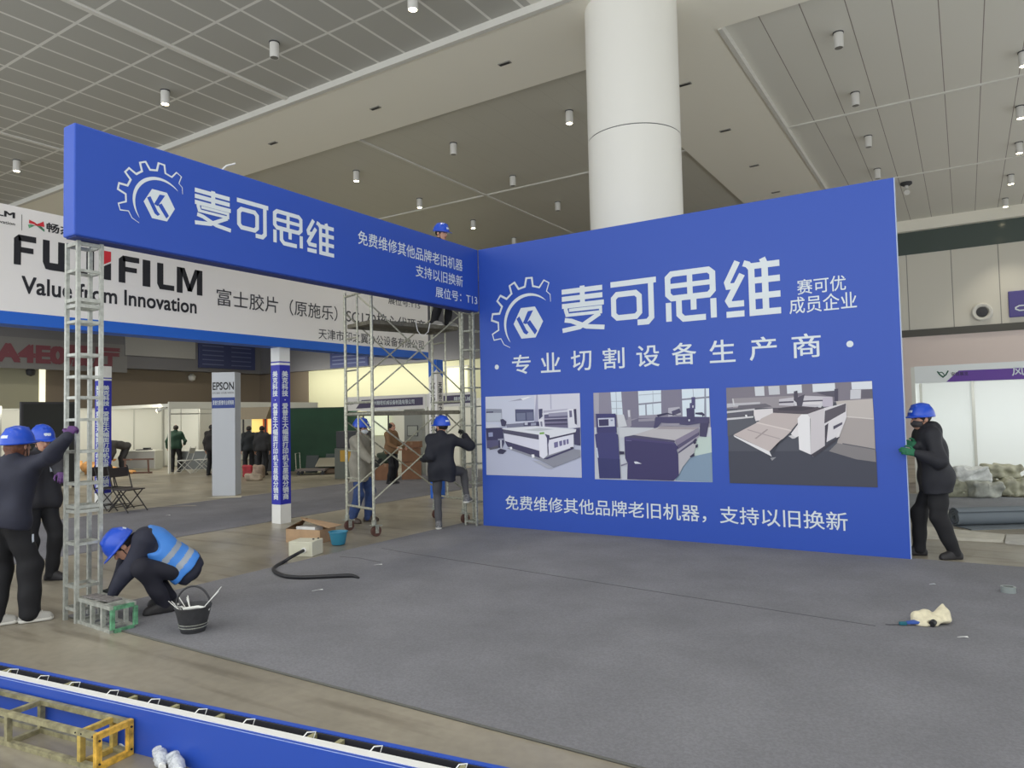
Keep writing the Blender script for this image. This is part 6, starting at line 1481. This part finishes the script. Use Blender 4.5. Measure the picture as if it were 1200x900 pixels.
def H(px, a, b):
    d = ray(px, 490)[:2]; d = d/np.linalg.norm(d); return tuple(np.array([d[1], -d[0]])*a + d*b)
M_navy = mat('navy_jacket', (32, 34, 50), .75, var=.06, scale=12); M_blk = mat('black_cloth', (23, 23, 27), .8); M_blkj = mat('black_jacket', (27, 28, 36), .7, var=.06, scale=12)
M_sneak = mat('pale_sneaker', (168, 166, 160), .6); M_sole = mat('white_sole', (216, 214, 206), .6); M_shoe = mat('black_shoe', (36, 34, 36), .6)
M_pglove = mat('purple_glove', (92, 58, 112), .7); M_gglove = mat('green_glove', (34, 104, 72), .7); M_dglove = mat('dark_glove', (44, 48, 46), .75)

def low_patch(root, name, m, P, w, hgt, nrm, up=(0, 0, 1)):
    """small sewn-on or hanging patch at a point of the person's frame"""
    n = unit(nrm); x = unit(np.cross(up, n)); y = np.cross(n, x)
    q = MB(); q.box(np.array(P), (w, hgt, .004), R=np.array([x, y, n]).T); return q.build(name, m, root)

# worker at the left edge reaching for the mast
p1 = gz(7, 733); hg = H(20, .62, .78)
r1, J1, _ = person('person at left picture edge in navy jacket and blue hard hat, arm raised to mast', (p1[0], p1[1], 0), hg,
    dict(chest=(0, .06, 1.27), neck=(0, .08, 1.43), head=(0, .13, 1.575), pelvis=(0, -.01, .93), hf=(.15, 1, .05), wR_hall=tuple(CAM + ray(82, 507)*5.60),
         epR=(.6, -.1, -.8), wL=(-.24, .02, .90), epL=(-.6, -.4, -.4), dR=(0, .6, .5), nR=(-.3, .8, -.3), cR=.9, cL=.7, aL=(-.10, -.02, .088), aR=(.14, .10, .088), fL=(.8, .62, 0), fR=(.82, .57, 0)),
    dict(jacket=M_navy, trousers=M_blk, shoe=M_sneak, sole=M_sole, helmet=1, hair=M_hair2, long=1, glove=M_pglove, logo=-1, leg=1.3, bulk=.036, laces=1))
sd_ = V3(1, .1, 0)
low_patch(r1, 'trouser_emblem', M_logo, (J1['hiR']*.62 + J1['knR']*.38 + V3(.10, .02, 0))*.9, .022, .07, (1, .15, 0))
# worker behind, facing the viewer
p2 = gz(46, 682)
r2, J2, _ = person('person in dark jacket with white chest badge and blue hard hat, facing forward at left', (p2[0], p2[1], 0), H(46, .45, -.85),
    dict(hf=(.1, 1, -.18), head=(0, .04, 1.585), wL_hall=tuple(CAM + ray(77, 569)*6.75), epL=(-.6, -.5, -.5), wR=(.26, .1, .86), aL=(-.12, .03, .088), aR=(.12, -.05, .088), fL=(-.5, 1, 0), cL=.8, nL=(.3, .5, -.6), cR=.5),
    dict(jacket=mat('charcoal_jacket', (36, 36, 42), .75, var=.05, scale=10), trousers=M_blk, shoe=M_shoe, helmet=1, hair=M_hair, glove=M_pglove, logo=1, leg=1.1))
low_patch(r2, 'chest_badge', M_logo, V3(-.07, .148, 1.26)*.9, .075, .05, (0, 1, .15))
low_patch(r2, 'badge_clip', M_logo, V3(-.075, .150, 1.31)*.9, .018, .03, (0, 1, .15))
# crouching worker in the blue vest
p3 = gz(184, 716)
person('person crouching in a bright blue safety vest and blue hard hat beside the mast foot', (p3[0], p3[1], .008), H(184, -.99, -.02),
    dict(pelvis=(0, -.24, .37), chest=(0, .02, .60), neck=(0, .15, .67), head=(0, .285, .62), hf=(0, .62, -.78), hu=(0, .78, .62),
         wL=(-.12, .36, .20), wR=(.10, .38, .20), epL=(-.8, 0, -.1), epR=(.8, 0, -.1), aL=(-.13, -.06, .088), aR=(.13, -.10, .088), kpL=(-.35, 1, .5), kpR=(.35, 1, .5), fL=(-.2, 1, 0), fR=(.2, 1, 0), dL=(0, .7, -.7), dR=(0, .7, -.7), cL=.8, cR=.8),
    dict(jacket=M_navy, trousers=mat('navy_trousers', (26, 26, 38), .8), shoe=M_shoe, helmet=1, hair=M_hair, glove=M_dglove, vest=mat('bright_blue_vest', (66, 132, 214), .6), bulk=.03, logo=-1, leg=1.1))
# worker in grey coat behind the scaffold
p4 = gz(423, 612)
person('person in long grey coat, jeans and white mask behind the left side of the scaffold', (p4[0], p4[1], 0), H(423, .86, -.42),
    dict(hf=(.0, 1, -.05), wR_hall=tuple(CAM + ray(458, 571)*10.15), epR=(.4, -.3, -.9), wL=(-.22, .22, 1.02), epL=(-.5, -.6, -.6), cR=.8, cL=.7, aL=(-.12, .08, .088), aR=(.12, -.10, .088)),
    dict(jacket=mat('grey_coat', (142, 138, 126), .8, var=.06, scale=10), hem=.24, trousers=mat('blue_jeans', (46, 66, 110), .8, var=.1, scale=14), shoe=mat('brown_shoe', (70, 58, 50), .6), helmet=1, hair=M_hair, mask=mat('white_mask', (216, 220, 222), .7), glove=M_dglove, logo=1, leg=1.15))
# worker in black coat stepping onto the corner mast
p5 = gz(519, 620)
person('person seen from behind in black coat stepping up on the corner truss beside the scaffold', (p5[0], p5[1], .008), H(519, .12, .97),
    dict(hf=(-.75, .65, .0), wL_hall=tuple(CAM + ray(496, 537)*10.12), epL=(.1, -.5, -1), wR_hall=(-.20, -.14, 1.30), epR=(.8, -.2, -.6), cL=.9, cR=1.0, aL=(-.06, -.02, .088), aR_hall=(-.17, -.155, .42), kpR=(.5, 1, .2), fL=(-.1, 1, 0), fR=(.25, 1, -.1)),
    dict(jacket=mat('black_coat', (28, 30, 40), .8), hem=.20, trousers=mat('grey_trousers', (74, 74, 78), .8), shoe=mat('striped_trainer', (96, 96, 98), .6, var=.4, scale=60), sole=M_sole, helmet=1, hair=M_hair, mask=M_black, glove=M_dglove, logo=-1, bulk=.034, leg=.85))
# worker on the upper platform
sp6 = np.array([-0.96, -0.555]) + .60*np.array([.28, .96]) + .10*np.array([.96, -.28])
person('person on the upper scaffold platform, mostly hidden behind the blue banner', (sp6[0], sp6[1], 2.921), H(530, .8, -.35),
    dict(hf=(.2, 1, -.2), wR=(.2, .3, 1.15), wL=(-.2, .3, 1.15), cL=.7, cR=.7, aL=(-.12, .06, .088), aR=(.12, -.08, .088)),
    dict(jacket=M_blkj, trousers=M_blk, shoe=mat('grey_trainer', (150, 148, 142), .6), sole=M_sole, helmet=1, hair=M_hair, glove=M_dglove, logo=1))
# worker at the right end of the wall
p7 = gz(1101, 653)
r7, J7, _ = person('person in black hooded jacket and dark mask pushing the right end of the blue wall', (p7[0], p7[1], 0), H(1093, -.96, -.28),
    dict(pelvis=(0, .0, .92), chest=(0, .05, 1.26), neck=(0, .07, 1.42), head=(0, .125, 1.565), hf=(-.35, 1, -.04), wL_hall=(5.46, -.075, 1.10), epL=(-.3, -.5, -1), wR_hall=(5.46, .11, 1.17), epR=(.3, -.5, -1),
         dL=(-.05, .9, .25), nL=(.8, .4, 0), cL=.55, dR=(.0, .9, .3), nR=(-.8, .4, 0), cR=.6, aL=(-.09, -.13, .088), aR=(.10, .18, .088), fL=(-.35, 1, 0), fR=(.1, 1, 0)),
    dict(jacket=M_blkj, trousers=M_blk, shoe=M_shoe, helmet=1, hair=M_hair, leg=1.15, mask=mat('charcoal_mask', (62, 58, 60), .8), glove=M_gglove, hood=1, hem=.19, bulk=.045, logo=1), sc=.925)
low_patch(r7, 'chest_emblem', M_logo, V3(-.12, .19, 1.26)*.925, .03, .016, (-.6, .8, .1))
# people far behind
M_dk = mat('far_black_coat', (38, 36, 36), .8)
def far(label, px, py, hd_, pose, jacket, sc=.88, gl=None):
    p = gz(px, py); return person(label, (p[0], p[1], 0), hd_, pose, dict(jacket=jacket, trousers=M_blk, shoe=M_shoe, hair=M_hair), sc, .017)
far('person in black bending down beside the lettered post among the far stands', 143, 553, H(140, -.9, -.3),
    dict(pelvis=(0, -.12, .90), chest=(0, .20, .98), neck=(0, .33, .92), head=(0, .40, .78), hf=(0, .4, -.9), hu=(0, .9, .4), wL=(-.15, .40, .45), wR=(.15, .40, .45)), M_dk, .92)
far('person in dark green jacket seen from behind before the far white panels', 206, 553, H(206, .1, 1), dict(wL=(-.28, .06, .88), wR=(.26, .2, 1.0)), mat('green_jacket', (32, 62, 46), .8))
far('person in black half hidden behind the left side of the white sign pillar', 248, 557, H(248, .5, .8), dict(), M_dk)
far('person in tan jacket behind the carton stack beyond the scaffold', 459, 567, H(459, .8, -.5), dict(wR=(.2, .3, 1.0), wL=(-.2, .3, 1.0)), mat('tan_jacket', (126, 96, 66), .8), .86)
far('person in dark coat standing right of the white sign pillar, nearer it', 292, 556, H(292, -.3, 1), dict(), mat('far_slate_coat', (44, 48, 52), .8), .84)
far('person in dark coat standing farther right of the white sign pillar under the beige canopy', 307, 557, H(307, .3, 1), dict(), mat('far_grey_coat', (48, 48, 50), .8), .84)
